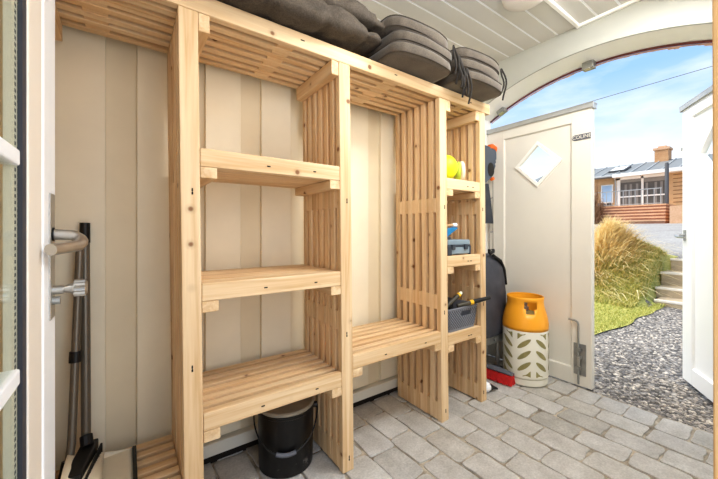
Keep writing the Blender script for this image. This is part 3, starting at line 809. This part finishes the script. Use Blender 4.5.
for dx, top_x in ((-.012, -.06), (.036, .035)):
    lg = MB().tube([(top_x, -.004, 1.40), (dx, -.004, 1.05), (dx, -.004, .845)], .0055, 8).build('leg', 'steel', Q, smooth=True)
    MB().tube([(dx, -.004, .852), (dx, -.004, .82)], .012, 10).build('foot', 'black', lg, smooth=True)
MB().tube([(-.012, -.004, .985), (.036, -.004, .985)], .004, 6).build('brace', 'darkgrey', Q, smooth=True)
MB().tube([(-.03, -.004, 1.24), (.03, -.004, 1.25)], .004, 6).build('brace', 'darkgrey', Q, smooth=True)
MB().tube([(-.03, .0, 1.64), (-.03, .068, 1.68)], .005, 6).build('hook', 'darkgrey', Q, smooth=True)

# ------------------------------------------------------------------ items in the right bay
BL = thing('ball', 'neon yellow ball on the upper shelf of the narrow right bay', 'ball', (1.448, 1.205, 1.276+.072))
prof = [(.072*math.cos(-PI/2+PI*i/20)+.0001, .072*math.sin(-PI/2+PI*i/20)) for i in range(21)]
MB().lathe(prof, n=40, cap0=False, cap1=False).build('shell', 'yellow', BL, smooth=80)
mk = MB()
dirv = Vector((.32, -.80, .35)).normalized(); e1 = dirv.cross(Vector((0, 0, 1))).normalized(); e2 = e1.cross(dirv)
for (a, b_, wdt) in ((-.010, .006, .006), (.002, .008, .005), (-.004, -.006, .007)):
    cpt = dirv*.0725+e1*a+e2*b_
    mk.add([cpt-e1*wdt-e2*.0022, cpt+e1*wdt-e2*.0022, cpt+e1*wdt+e2*.0022, cpt-e1*wdt+e2*.0022], [(0, 1, 2, 3)])
mk.build('printed_mark', 'darkgrey', BL)
OD = thing('padded_disc', 'lime green disc with a cream padded rim leaning behind the yellow ball', 'disc', (1.600, 1.225, 1.277+.066), math.radians(-38))
m = MB(); n_ = 36
def disc_ring(r_, off): return [(off, r_*.85*math.cos(2*PI*k/n_), r_*math.sin(2*PI*k/n_)) for k in range(n_)]
MB().loft([disc_ring(.04, -.022), disc_ring(.058, -.016), disc_ring(.062, 0), disc_ring(.05, .008), disc_ring(.02, .010)]).build('shell', 'lime', OD, smooth=60)
MB().tube([(.006, .053*math.cos(2*PI*k/36), .0625*math.sin(2*PI*k/36)-.0) for k in range(37)], .0125, 10, False).map(lambda v: Vector((v.x+.006, v.y, v.z*.86))).build('rim', 'cream', OD, smooth=True)

TC = thing('tool_case', 'blue-grey plastic tool case on the middle shelf of the narrow right bay', 'case', (1.503, 1.23, .862))
m = MB(); m.box(-.098, .098, -.085, .085, .004, .046); m.build('lower_shell', 'case', TC, bevel=.006)
MB().box(-.098, .098, -.085, .085, .053, .084).build('lid', 'case', TC, bevel=.007)
MB().box(-.096, .096, -.087, .083, .044, .056).build('seam', 'casedark', TC, bevel=.002)
for xx in (-.075, .035): MB().box(xx, xx+.028, -.096, -.084, .030, .058).build('latch', 'casedark', TC, bevel=.003)
MB().box(-.104, -.07, -.09, -.07, .0, .05).build('corner_guard', 'casedark', TC, bevel=.003); MB().box(.088, .1, -.088, -.07, .0, .05).build('corner_guard', 'casedark', TC, bevel=.003)
GT = thing('hand_tool', 'small hand tool with blue slanted grip and white tip on the tool case', 'tool', (1.483, 1.20, .948))
m = MB().prism([(-.07, .0), (-.03, .012), (.02, .040), (.062, .060), (.055, .068), (.0, .066), (-.055, .046)], -.014, .014, Matrix(((1, 0, 0, 0), (0, 0, -1, 0), (0, 1, 0, 0), (0, 0, 0, 1)))); m.build('grip', 'blue', GT, bevel=.004)
MB().tube([(-.055, 0, .062), (-.02, 0, .078), (.035, 0, .080)], .0065, 8).build('shaft', 'clad', GT, smooth=True)
MB().tube([(.028, 0, .080), (.06, 0, .082)], .011, 10).build('tip', 'white', GT, smooth=True)
m = MB().box(-.06, .0, -.012, .012, 0, .014); m.build('foot', 'casedark', GT, bevel=.002)

BK = thing('storage_basket', 'dark grey woven-look plastic basket of tools on the low shelf of the narrow right bay', 'basket', (1.524, 1.252, .446))
def rrect(hx, hy, r_, n_=6):
    return arc(hx-r_, hy-r_, r_, 0, PI/2, n_)+arc(-hx+r_, hy-r_, r_, PI/2, PI, n_)+arc(-hx+r_, -hy+r_, r_, PI, 1.5*PI, n_)+arc(hx-r_, -hy+r_, r_, 1.5*PI, 2*PI, n_)
def dens(P_, L_):
    o = []
    for i in range(len(P_)):
        p, q = P_[i], P_[(i+1) % len(P_)]; k = max(1, round(math.hypot(p[0]-q[0], p[1]-q[1])/L_))
        o += [(p[0]+(q[0]-p[0])*j/k, p[1]+(q[1]-p[1])*j/k) for j in range(k)]
    return o
base_o = dens(rrect(.134, .12, .022), .009); levels = [0, .004]+[.004+.0092*i for i in range(1, 13)]+[.124]
def bring(z): s = .86+.14*z/.124; return [(px*s, py*(s*.5+.5), z) for px, py in base_o]
nB = len(base_o); rings = [bring(z) for z in levels]
def sk2(i, k):
    p = base_o[k]; q = base_o[(k+1) % nB]; zm = (levels[i]+levels[i+1])/2
    front = p[1] < -.118 and q[1] < -.118; mx = (p[0]+q[0])/2
    if front and .078 < zm < .106 and abs(mx-.022) < .042: return True
    return False
bo = MB().loft(rings, True, False, sk2).build('tub', 'basket', BK, solid=.003)
# woven lattice on the outside
lt = MB()
for i in range(2, len(levels)-2):
    for k in range(nB):
        if (i+k) % 2 or sk2(i, k): continue
        p0, p1 = Vector(rings[i][k]), Vector(rings[i][(k+1) % nB]); q0, q1 = Vector(rings[i+1][k]), Vector(rings[i+1][(k+1) % nB])
        c_ = (p0+p1+q0+q1)/4; nrm = (p1-p0).cross(q0-p0).normalized()
        a = [p0, p1, q1, q0]
        lt.add([v+nrm*.0004 for v in a]+[c_+nrm*.003], [(0, 1, 4), (1, 2, 4), (2, 3, 4), (3, 0, 4)])
lt.build('weave', 'weave', BK)
r0 = bring(.124); MB().tube([Vector(p) for p in r0]+[Vector(r0[0])], .0045, 8, False).build('rim', 'basket', BK, smooth=True)
CL = tag(MB().lathe([(.001, .0), (.05, .002), (.075, .02), (.07, .05), (.04, .068), (.001, .066)], n=24).map(lambda v: v+Vector((.02*noise.noise(v*30), .02*noise.noise(v*30+Vector((5, 5, 5))), .012*noise.noise(v*40)))).map(lambda v: Vector((v.x*.85, v.y*1.05, v.z))).build('crumpled_cloth', 'bagdark', smooth=70, loc=(1.475, 1.27, .535)), 'crumpled black cloth inside the grey basket', 'cloth')
def basket_tool(label, p0, p1, q, mat_blade, rp):
    t = thing('hand_tool', label, 'tool', p0, 0, 'tools in the grey basket')
    d_ = Vector(p1)-Vector(p0); L_ = d_.length; d_.normalize()
    at = lambda s: tuple(d_*L_*s)
    MB().tube([at(0), at(rp)], .0105, 10, r2=.0125).build('handle', mat_blade, t, smooth=True)
    MB().tube([at(rp), at(rp+.10)], .0135, 12).build('ring', 'rubber_y', t, smooth=True)
    MB().tube([at(rp+.10), at(1)], q, 12, r2=q*.8).build('tip', 'sill' if q < .0125 else 'black', t, smooth=True)
M['oldgrey'] = paint('dark_olive_handle', srgb(72, 68, 58), .5, .1, 14)
basket_tool('dark tool handle with yellow ring and white end slanting up out of the basket', (1.418, 1.175, .575), (1.545, 1.165, .645), .0115, 'oldgrey', .78)
basket_tool('tool with yellow ring and black end poking out over the basket towards the bag', (1.490, 1.150, .580), (1.690, 1.082, .612), .013, 'oldgrey', .38)

# ------------------------------------------------------------------ outside: terrain
def smooth(a, b, x): t = max(0, min(1, (x-a)/(b-a))); return t*t*(3-2*t)
def height(x, y):
    up = .555+(x-6.9)*(.80/15.5) if x > 6.9 else .555
    if x > 22.4: up = 1.355
    cor = -.02 if x < 5.84 else (-.12 if x < 6.87 else up)
    if x >= 6.88: cor = up
    bank = -.02+(.575)*smooth(5.2, 6.9, x)+(max(0, x-6.9)*(.80/15.5))
    if x > 22.4: bank = 1.355
    bank += .42*math.exp(-((x-6.45)/.75)**2-((y-1.98)/.50)**2)
    k = smooth(1.28, 1.46, y)
    h = cor*(1-k)+bank*k
    return h+.008*noise.noise(Vector((x*1.3, y*1.3, 0)))
gx = [2.345]+[2.45+.1*i for i in range(34)]; gx += [5.82, 5.86]+[5.95+.1*i for i in range(9)]+[6.86, 6.9]+[7.0+.25*i for i in range(12)]+[10+1.0*i for i in range(13)]+[22.3, 22.5, 24, 30, 45, 80, 160]
gx = sorted(set(round(v, 3) for v in gx)); gy = [-60, -30, -14, -7, -4, -2.5]+[-2+.14*i for i in range(60)]+[6.6, 7, 8, 10, 13, 18, 30, 60]
vs = [(x, y, height(x, y)) for x in gx for y in gy]; ny = len(gy)
fs = [(i*ny+j, (i+1)*ny+j, (i+1)*ny+j+1, i*ny+j+1) for i in range(len(gx)-1) for j in range(ny-1)]
gr = MB().add(vs, fs).build('gravel_ground', 'ground', smooth=80); struct(gr)
# loose stones near the threshold
st = MB(); rg = random.Random(5)
ico = bmesh.new(); bmesh.ops.create_icosphere(ico, subdivisions=1, radius=1); iv = [v.co.copy() for v in ico.verts]; ifc = [tuple(v.index for v in f.verts) for f in ico.faces]; ico.free()
for i in range(9000):
    u = rg.random(); x = 2.36+3.3*u**1.6; y = rg.uniform(-.5, 1.16) if x > 2.6 else rg.uniform(-.5, .84)
    if x > 3.2 and y < -.2+.0*x: y = rg.uniform(0, 1.16)
    s = rg.uniform(.005, .0115)*(1+.1*(x-2.3)); rot = Matrix.Rotation(rg.random()*6.3, 3, 'Z') @ Matrix.Rotation(rg.uniform(-.5, .5), 3, 'X')
    sc = Vector((s*rg.uniform(.8, 1.6), s*rg.uniform(.7, 1.1), s*rg.uniform(.4, .7)))
    o_ = Vector((x, y, height(x, y)+sc.z*.35))
    st.add([o_+rot @ Vector((v.x*sc.x*(1+.25*noise.noise(v*2+o_*9)), v.y*sc.y, v.z*sc.z)) for v in iv], ifc)
t = NT('loose_stone'); g_ = t.n('ShaderNodeNewGeometry'); t.col(t.ramp(g_.outputs['Random Per Island'], [(0, srgb(100, 96, 93)), (.35, srgb(132, 127, 122)), (.7, srgb(158, 151, 144)), (.9, srgb(184, 174, 162)), (1, srgb(216, 206, 192))])); t.set(Roughness=.9); M['stone'] = t.m
sto = tag(st.build('loose_gravel', 'stone'), 'loose grey and tan gravel stones outside the threshold', 'gravel', kind='stuff')

# lawn surface and blades
def lawn_edge(x): return 1.16+.05*noise.noise(Vector((x*2.2, 3, 1)))+.10*max(0, 1-(x-3.3)/1.2)
vs = []; fs = []; lx = [3.0+.06*i for i in range(70)]; NJ = 26
for x in lx:
    e = lawn_edge(x)+(.6*max(0, 3.5-x))+.1*smooth(5.6, 5.85, x)
    for j in range(NJ): y = e+(4.2-e)*j/(NJ-1); vs.append((x, y, height(x, y)+.012))
for i in range(len(lx)-1):
    for j in range(NJ-1): fs.append((i*NJ+j, (i+1)*NJ+j, (i+1)*NJ+j+1, i*NJ+j+1))
lw = MB().add(vs, fs)
struct(lw.build('turf_bank', 'soil', smooth=80))
def blades(n, pick, ln, wd, rg, bend=.5, drift=(0, 0)):
    mb = MB()
    for _ in range(n):
        x, y = pick(rg); z = height(x, y)+.008; L_ = ln*rg.uniform(.5, 1.3); a = rg.random()*2*PI; w_ = wd*rg.uniform(.6, 1.2)
        dx, dy = math.cos(a)*bend+drift[0], math.sin(a)*bend+drift[1]; px, py = -math.sin(a)*w_, math.cos(a)*w_
        pts = []
        for u in (0, .5, 1):
            h_ = L_*(u-.35*u*u*min(1.6, math.hypot(dx, dy)*1.6)); r_ = L_*u*u*.9; pts.append((x+dx*r_, y+dy*r_, z+h_))
        (x0, y0, z0), (x1, y1, z1), (x2, y2, z2) = pts
        mb.add([(x0-px, y0-py, z0), (x0+px, y0+py, z0), (x1+px*.7, y1+py*.7, z1), (x1-px*.7, y1-py*.7, z1), (x2, y2, z2)], [(0, 1, 2, 3), (3, 2, 4)])
    return mb
def pick_lawn(rg):
    x = rg.uniform(3.3, 6.2); e = lawn_edge(x); return x, e+abs(rg.gauss(0, .7))
tag(blades(15000, pick_lawn, .05, .0035, random.Random(11), .6).build('lawn_grass', 'green'), 'short bright green lawn grass edging the gravel outside', 'grass', kind='stuff')
def pick_bank(rg):
    while True:
        x = rg.uniform(5.2, 7.0); y = 1.36+abs(rg.gauss(0, .5))
        if rg.random() < .75 or y < 1.5: return x, y
tag(blades(6000, pick_bank, .12, .006, random.Random(12), .7).build('bank_grass', 'tuft'), 'rough yellow-green grass on the bank beside the stone steps', 'grass', kind='stuff')
# dry ornamental grass mound
def mound(label, cx, cy, n, ln, rx, ry, seed):
    rg = random.Random(seed); mb = MB()
    for _ in range(n):
        q = min(1.6, abs(rg.gauss(0, .6))); a = rg.random()*2*PI; ux, uy = math.cos(a)*q, math.sin(a)*q
        bx, by = cx+ux*rx, cy+uy*ry; z0 = height(bx, by)-.01
        L_ = ln*rg.uniform(.55, 1.25); w_ = .008*rg.uniform(.6, 1.2)
        dx, dy = ux*.8-.25+rg.gauss(0, .3), uy*.8-.45+rg.gauss(0, .3); k0 = math.hypot(dx, dy)+1e-6; dx /= k0; dy /= k0
        sp_ = min(1, .35+.5*q+rg.uniform(-.2, .25))
        px, py = -dy*w_, dx*w_; row = []
        for i in range(6):
            u = i/5; h_ = L_*((1.0-.35*sp_)*u-.62*sp_*u*u); r_ = L_*sp_*(.35*u+.6*u*u)
            x_, y_ = bx+dx*r_, by+dy*r_; row.append((x_, y_, max(z0+h_, height(x_, y_)+.012)))
        o = []
        for i, (x_, y_, z_) in enumerate(row):
            k = 1-.8*i/5; o += [(x_-px*k, y_-py*k, z_), (x_+px*k, y_+py*k, z_)]
        mb.add(o, [(2*i, 2*i+1, 2*i+3, 2*i+2) for i in range(5)])
    return tag(mb.build('grass_clump', 'straw'), label, 'ornamental grass', 'straw grass clumps on the bank')
mound('large tousled straw-coloured grass clump crowning the bank left of the stone steps', 6.40, 1.98, 3600, .42, .62, .50, 21)
mound('smaller low straw grass clump nearest the lawn against the edge of the closed half door', 5.75, 2.15, 900, .34, .35, .35, 22)

# stone garden steps
S = thing('garden_steps', 'four sandstone garden steps rising from the lower gravel beside the grass bank', 'steps', (5.85, .4, 0))
for i, (x_, zt, zb, yl) in enumerate(((5.85, .055, -.06, 1.27), (6.19, .182, .02, 1.33), (6.54, .372, .15, 1.345), (6.87, .557, .33, 1.30))):
    st_ = MB().box(x_-5.85, x_-5.85+.40, -1.6, yl-.4, zb, zt).build('step', 'concrete', S, bevel=.012)
    MB().box(x_-5.85-.004, x_-5.85+.025, -1.6, yl-.4+.005, zt-.03, zt+.004).build('nosing', 'bead', st_, bevel=.006)

# ------------------------------------------------------------------ the house on the upper level
H_ = thing('house', 'timber-clad bungalow with grey roof and large white-framed glazing beyond the brick steps', 'house', (25, 5, 1.35))
hx = lambda X: X-25; hy = lambda Y: Y-5; hz = lambda Z: Z-1.35
m = MB(); m.box(0.0, 6, hy(-3), hy(4.9), 0, hz(4.45)); m.box(0, 6, hy(7.2), hy(12.5), 0, hz(4.4)); m.box(.5, 6, hy(4.8), hy(7.3), 0, hz(4.45))
wl = m.build('wall', 'clad', H_)
m = MB(); z = 2.55
while z < 4.3: m.box(-.012, 0, hy(-3), hy(4.62), hz(z), hz(z+.035)); z += .22
m.build('cladding_groove', 'cladd', wl)
m = MB().prism([(hx(24.45), hz(4.36)), (hx(28), hz(5.47)), (hx(32), hz(4.36)), (hx(32), hz(4.26)), (hx(28), hz(5.33)), (hx(24.5), hz(4.24))][::-1], hy(-4), hy(13.0), Matrix(((1, 0, 0, 0), (0, 0, 1, 0), (0, 1, 0, 0), (0, 0, 0, 1))))
rf = m.build('roof', 'roof', H_)
m = MB(); y = -3.6
sl_ = (5.47-4.36)/(28-24.45); ang = math.atan(sl_)
while y < 12.9:
    m.mbox(Matrix.Translation((hx(26.22), hy(y), hz(4.935))) @ Matrix.Rotation(-ang, 4, 'Y'), 3.7, .06, .05); y += .72
m.build('seam', 'roofseam', rf)
ms = Matrix.Translation((hx(26.1), hy(7.36), hz(4.93))) @ Matrix.Rotation(-ang, 4, 'Y')
skf = MB().mbox(ms, 1.35, .85, .14).build('skylight', 'postg', rf)
MB().mbox(ms @ Matrix.Translation((0, 0, .03)), 1.18, .68, .12).build('pane', 'frame', skf)
MB().box(hx(27.6), hx(28.4), hy(5.32), hy(5.98), hz(5.1), hz(6.18)).build('chimney', 'chim', H_)
m = MB(); m.box(hx(27.54), hx(28.46), hy(5.26), hy(6.04), hz(6.1), hz(6.24)); m.box(hx(27.75), hx(28.25), hy(5.45), hy(5.85), hz(6.2), hz(6.36)); m.build('chimney_cap', 'brick', H_)
m = MB(); m.box(-.68, .02, hy(4.0), hy(7.25), hz(4.22), hz(4.42)); m.build('fascia', 'frame', H_)
m = MB(); m.box(-.62, -.48, hy(-3.5), hy(12.8), hz(4.30), hz(4.40)); m.build('gutter', 'rail', H_, bevel=.02)
# glazing with frame
gl = MB(); 
for (a, b_) in ((7.02, 7.2), (5.90, 6.0), (4.86, 4.96)): gl.box(-.06, .06, hy(a), hy(b_), hz(2.42), hz(4.22))
gl.box(-.06, .06, hy(4.86), hy(7.2), hz(4.10), hz(4.22)); gl.box(-.06, .06, hy(4.86), hy(7.2), hz(2.40), hz(2.5)); gl.box(-.05, .05, hy(4.86), hy(7.2), hz(3.0), hz(3.08))
gf = gl.build('window_frame', 'frame', H_)
MB().box(.0, .04, hy(4.9), hy(7.1), hz(2.45), hz(4.15)).build('pane', 'pane', gf)
m = MB(); m.box(-.02, .0, hy(6.0), hy(7.02), hz(3.92), hz(4.1)); m.box(-.02, .0, hy(4.96), hy(5.9), hz(3.85), hz(4.1))
for yy in (6.15, 6.45, 6.7, 5.05, 5.3, 5.7): m.box(-.02, .0, hy(yy), hy(yy+.11), hz(2.5), hz(3.8))
m.build('curtain', 'curtain', gf)
m = MB(); m.box(-.05, .03, hy(7.38), hy(8.02), hz(2.72), hz(3.88)); f2 = m.build('window_frame', 'frame', H_)
MB().box(-.07, -.04, hy(7.45), hy(7.96), hz(2.8), hz(3.82)).build('pane', 'paneb', f2)
MB().tube([(-.35, hy(7.25), hz(4.3)), (-.1, hy(7.25), hz(4.1)), (-.06, hy(7.25), hz(2.4))], .04, 8).build('downpipe', 'rail', H_)
# flagstaff-like dark pole, railing, deck and brick steps
tag(MB().lathe([(.085, 1.6), (.085, 4.55), (.06, 4.62)], 23.6, 4.61, 14).build('pole', 'postg', smooth=40), 'dark grey pole standing at the right end of the deck railing', 'pole')
DK = thing('brick_steps', 'wide flight of red brick steps up to the bungalow terrace', 'steps', (23, 6, 1.35))
tread = .27; rise = (2.40-1.37)/6
for i in range(6):
    x0 = -1.2+i*tread*.75
    s_ = MB().box(x0, 1.95, 4.50-6+.10*i*0-.1*(5-i)*.35, 7.9-6, (i)*rise-.1, (i+1)*rise-.055).build('riser', 'brickd', DK)
    MB().box(x0-.03, 1.95, 4.48-6-.1*(5-i)*.35, 7.92-6, (i+1)*rise-.075, (i+1)*rise).build('tread', 'brick', s_)
m = MB().box(-1.25, 1.95, 3.0-6, 4.15-6, -.1, .84); m.build('side_wall', 'brick', DK)
m = MB().box(-1.25, 1.95, 7.95-6, 8.12-6, -.1, .55); m.build('side_wall', 'brick', DK)
RL = thing('deck_railing', 'pale metal railing along the terrace in front of the glazing', 'railing', (23.3, 6, 2.38))
m = MB(); m.box(-.02, .02, 4.75-6, 8.6-6, .86, .90); m.build('handrail', 'rail', RL)
m = MB(); y = 4.78
while y < 8.6: m.box(-.012, .012, y-6, y+.028-6, .02, .88); y += .27
m.build('baluster', 'rail', RL); MB().box(-.012, .012, 4.75-6, 8.6-6, .06, .09).build('bottom_rail', 'rail', RL)
pt = MB()
for i in range(26): 
    yy = 7.15+random.random()*1.0; xx = 23.6+random.random()*.4; r_ = .07+.08*random.random()
    pt.lathe([(r_*.1, -r_), (r_, 0), (r_*.1, r_)], xx, yy, 7)
    k = len(pt.v)-21; pt.v[k:] = [(a, b_, c_+2.47+.12*random.random()) for a, b_, c_ in pt.v[k:]]
tag(pt.build('potted_shrub', 'postg'), 'dark low planting on the terrace under the small blue window', 'shrub')
# bare shrub beside the door edge
bs = MB(); rg = random.Random(31)
for i in range(420):
    y = 7.05+rg.random()*1.3; x = 21.6+rg.random()*1.0; z = 1.34; a = rg.uniform(-.5, .5); L_ = rg.uniform(.8, 2.5)*(1 if y > 7.4 else .6)
    pts = [(x, y, z)]
    for k in range(3): pts.append((x+rg.uniform(-.15, .15)*(k+1), y+a*.35*(k+1)*.7+rg.uniform(-.1, .1), z+L_*(k+1)/3))
    bs.tube(pts, .018, 3, False, .006)
tag(bs.build('bare_shrub', 'twig'), 'bare brown twiggy shrub left of the brick steps', 'shrub')
# overhead wire
tag(MB().tube([(11.8, 7.55, 4.97), (13.98, 4.77, 5.76), (16.14, 1.99, 6.55), (17.7, 0, 7.12)], .011, 6).build('overhead_wire', 'roof', smooth=True), 'thin overhead wire crossing the sky above the doors', 'wire')

# ------------------------------------------------------------------ world and light
wd = bpy.data.worlds.new('sky'); bpy.context.scene.world = wd; wd.use_nodes = True
nt = wd.node_tree; nt.nodes.clear()
N = lambda t, **k: [setattr(x, a, v) or x for x in [nt.nodes.new(t)] for a, v in (k or {'label': ''}).items()][0]
tc = N('ShaderNodeTexCoord'); sp = N('ShaderNodeSeparateXYZ'); nt.links.new(tc.outputs['Generated'], sp.inputs[0])
rp = N('ShaderNodeValToRGB'); e = rp.color_ramp.elements
e[0].position = 0; e[0].color = (.97, .98, 1.0, 1); e[1].position = .62; e[1].color = (.34, .56, .90, 1)
x = e.new(.16); x.color = (.84, .92, 1.0, 1); x = e.new(.36); x.color = (.35, .585, .96, 1)
nt.links.new(sp.outputs[2], rp.inputs[0])
mp = N('ShaderNodeMapping'); mp.inputs['Scale'].default_value = (1.6, 1.6, 5.5); nt.links.new(tc.outputs['Generated'], mp.inputs[0])
nz = N('ShaderNodeTexNoise'); nz.inputs['Scale'].default_value = 2.1; nz.inputs['Detail'].default_value = 6; nz.inputs['Roughness'].default_value = .55; nt.links.new(mp.outputs[0], nz.inputs['Vector'])
cr = N('ShaderNodeValToRGB'); cr.color_ramp.elements[0].position = .47; cr.color_ramp.elements[1].position = .72; cr.color_ramp.elements[1].color = (.75, .75, .75, 1); nt.links.new(nz.outputs[0], cr.inputs[0])
mx = N('ShaderNodeMix', data_type='RGBA'); nt.links.new(cr.outputs[0], mx.inputs[0]); nt.links.new(rp.outputs[0], mx.inputs[6]); mx.inputs[7].default_value = (.95, .97, 1, 1)
bg = N('ShaderNodeBackground'); bg.inputs[1].default_value = 1.0; nt.links.new(mx.outputs[2], bg.inputs[0])
wo = N('ShaderNodeOutputWorld'); nt.links.new(bg.outputs[0], wo.inputs[0])

def lamp(kind, name, loc, rot, energy, color, **k):
    l = bpy.data.lights.new(name, kind); l.energy = energy; l.color = color
    for a, v in k.items(): setattr(l, a, v)
    o = bpy.data.objects.new(name, l); C.objects.link(o); o.location = loc; o.rotation_euler = rot; return o
sun = lamp('SUN', 'sun', (0, 0, 10), (0, 0, 0), 5.0, (1, .94, .84), angle=math.radians(50))
sun.rotation_euler = Vector((-.22, .38, .85)).to_track_quat('Z', 'Y').to_euler()
def aim(v): return (-Vector(v)).to_track_quat('Z', 'Y').to_euler()
lamp('AREA', 'doorway_light', (.42, -.34, 1.25), aim((.55, 1, 0)), 7.5, (.97, .985, 1), shape='RECTANGLE', size=.8, size_y=1.7)
lamp('AREA', 'added_ceiling_fill', (1.50, .32, 2.19), aim((-.1, .4, -1)), 29, (.96, .98, 1), shape='RECTANGLE', size=.8, size_y=.4)  # added fill above the view, brightens floor and doors; no fitting here
lamp('AREA', 'added_uplight', (.62, .14, 1.80), aim((1.0, .45, .75)), 9, (.97, .985, 1), shape='RECTANGLE', size=.5, size_y=.2)  # added unseen fill that lifts the ceiling; no wall lamp here

sc = bpy.context.scene
sc.view_settings.view_transform = 'Standard'; sc.view_settings.look = 'Medium High Contrast'; sc.view_settings.exposure = 0.08; sc.view_settings.gamma = 1
sc.cycles.use_denoising = True; sc.cycles.max_bounces = 10; sc.cycles.diffuse_bounces = 5; sc.cycles.transparent_max_bounces = 12
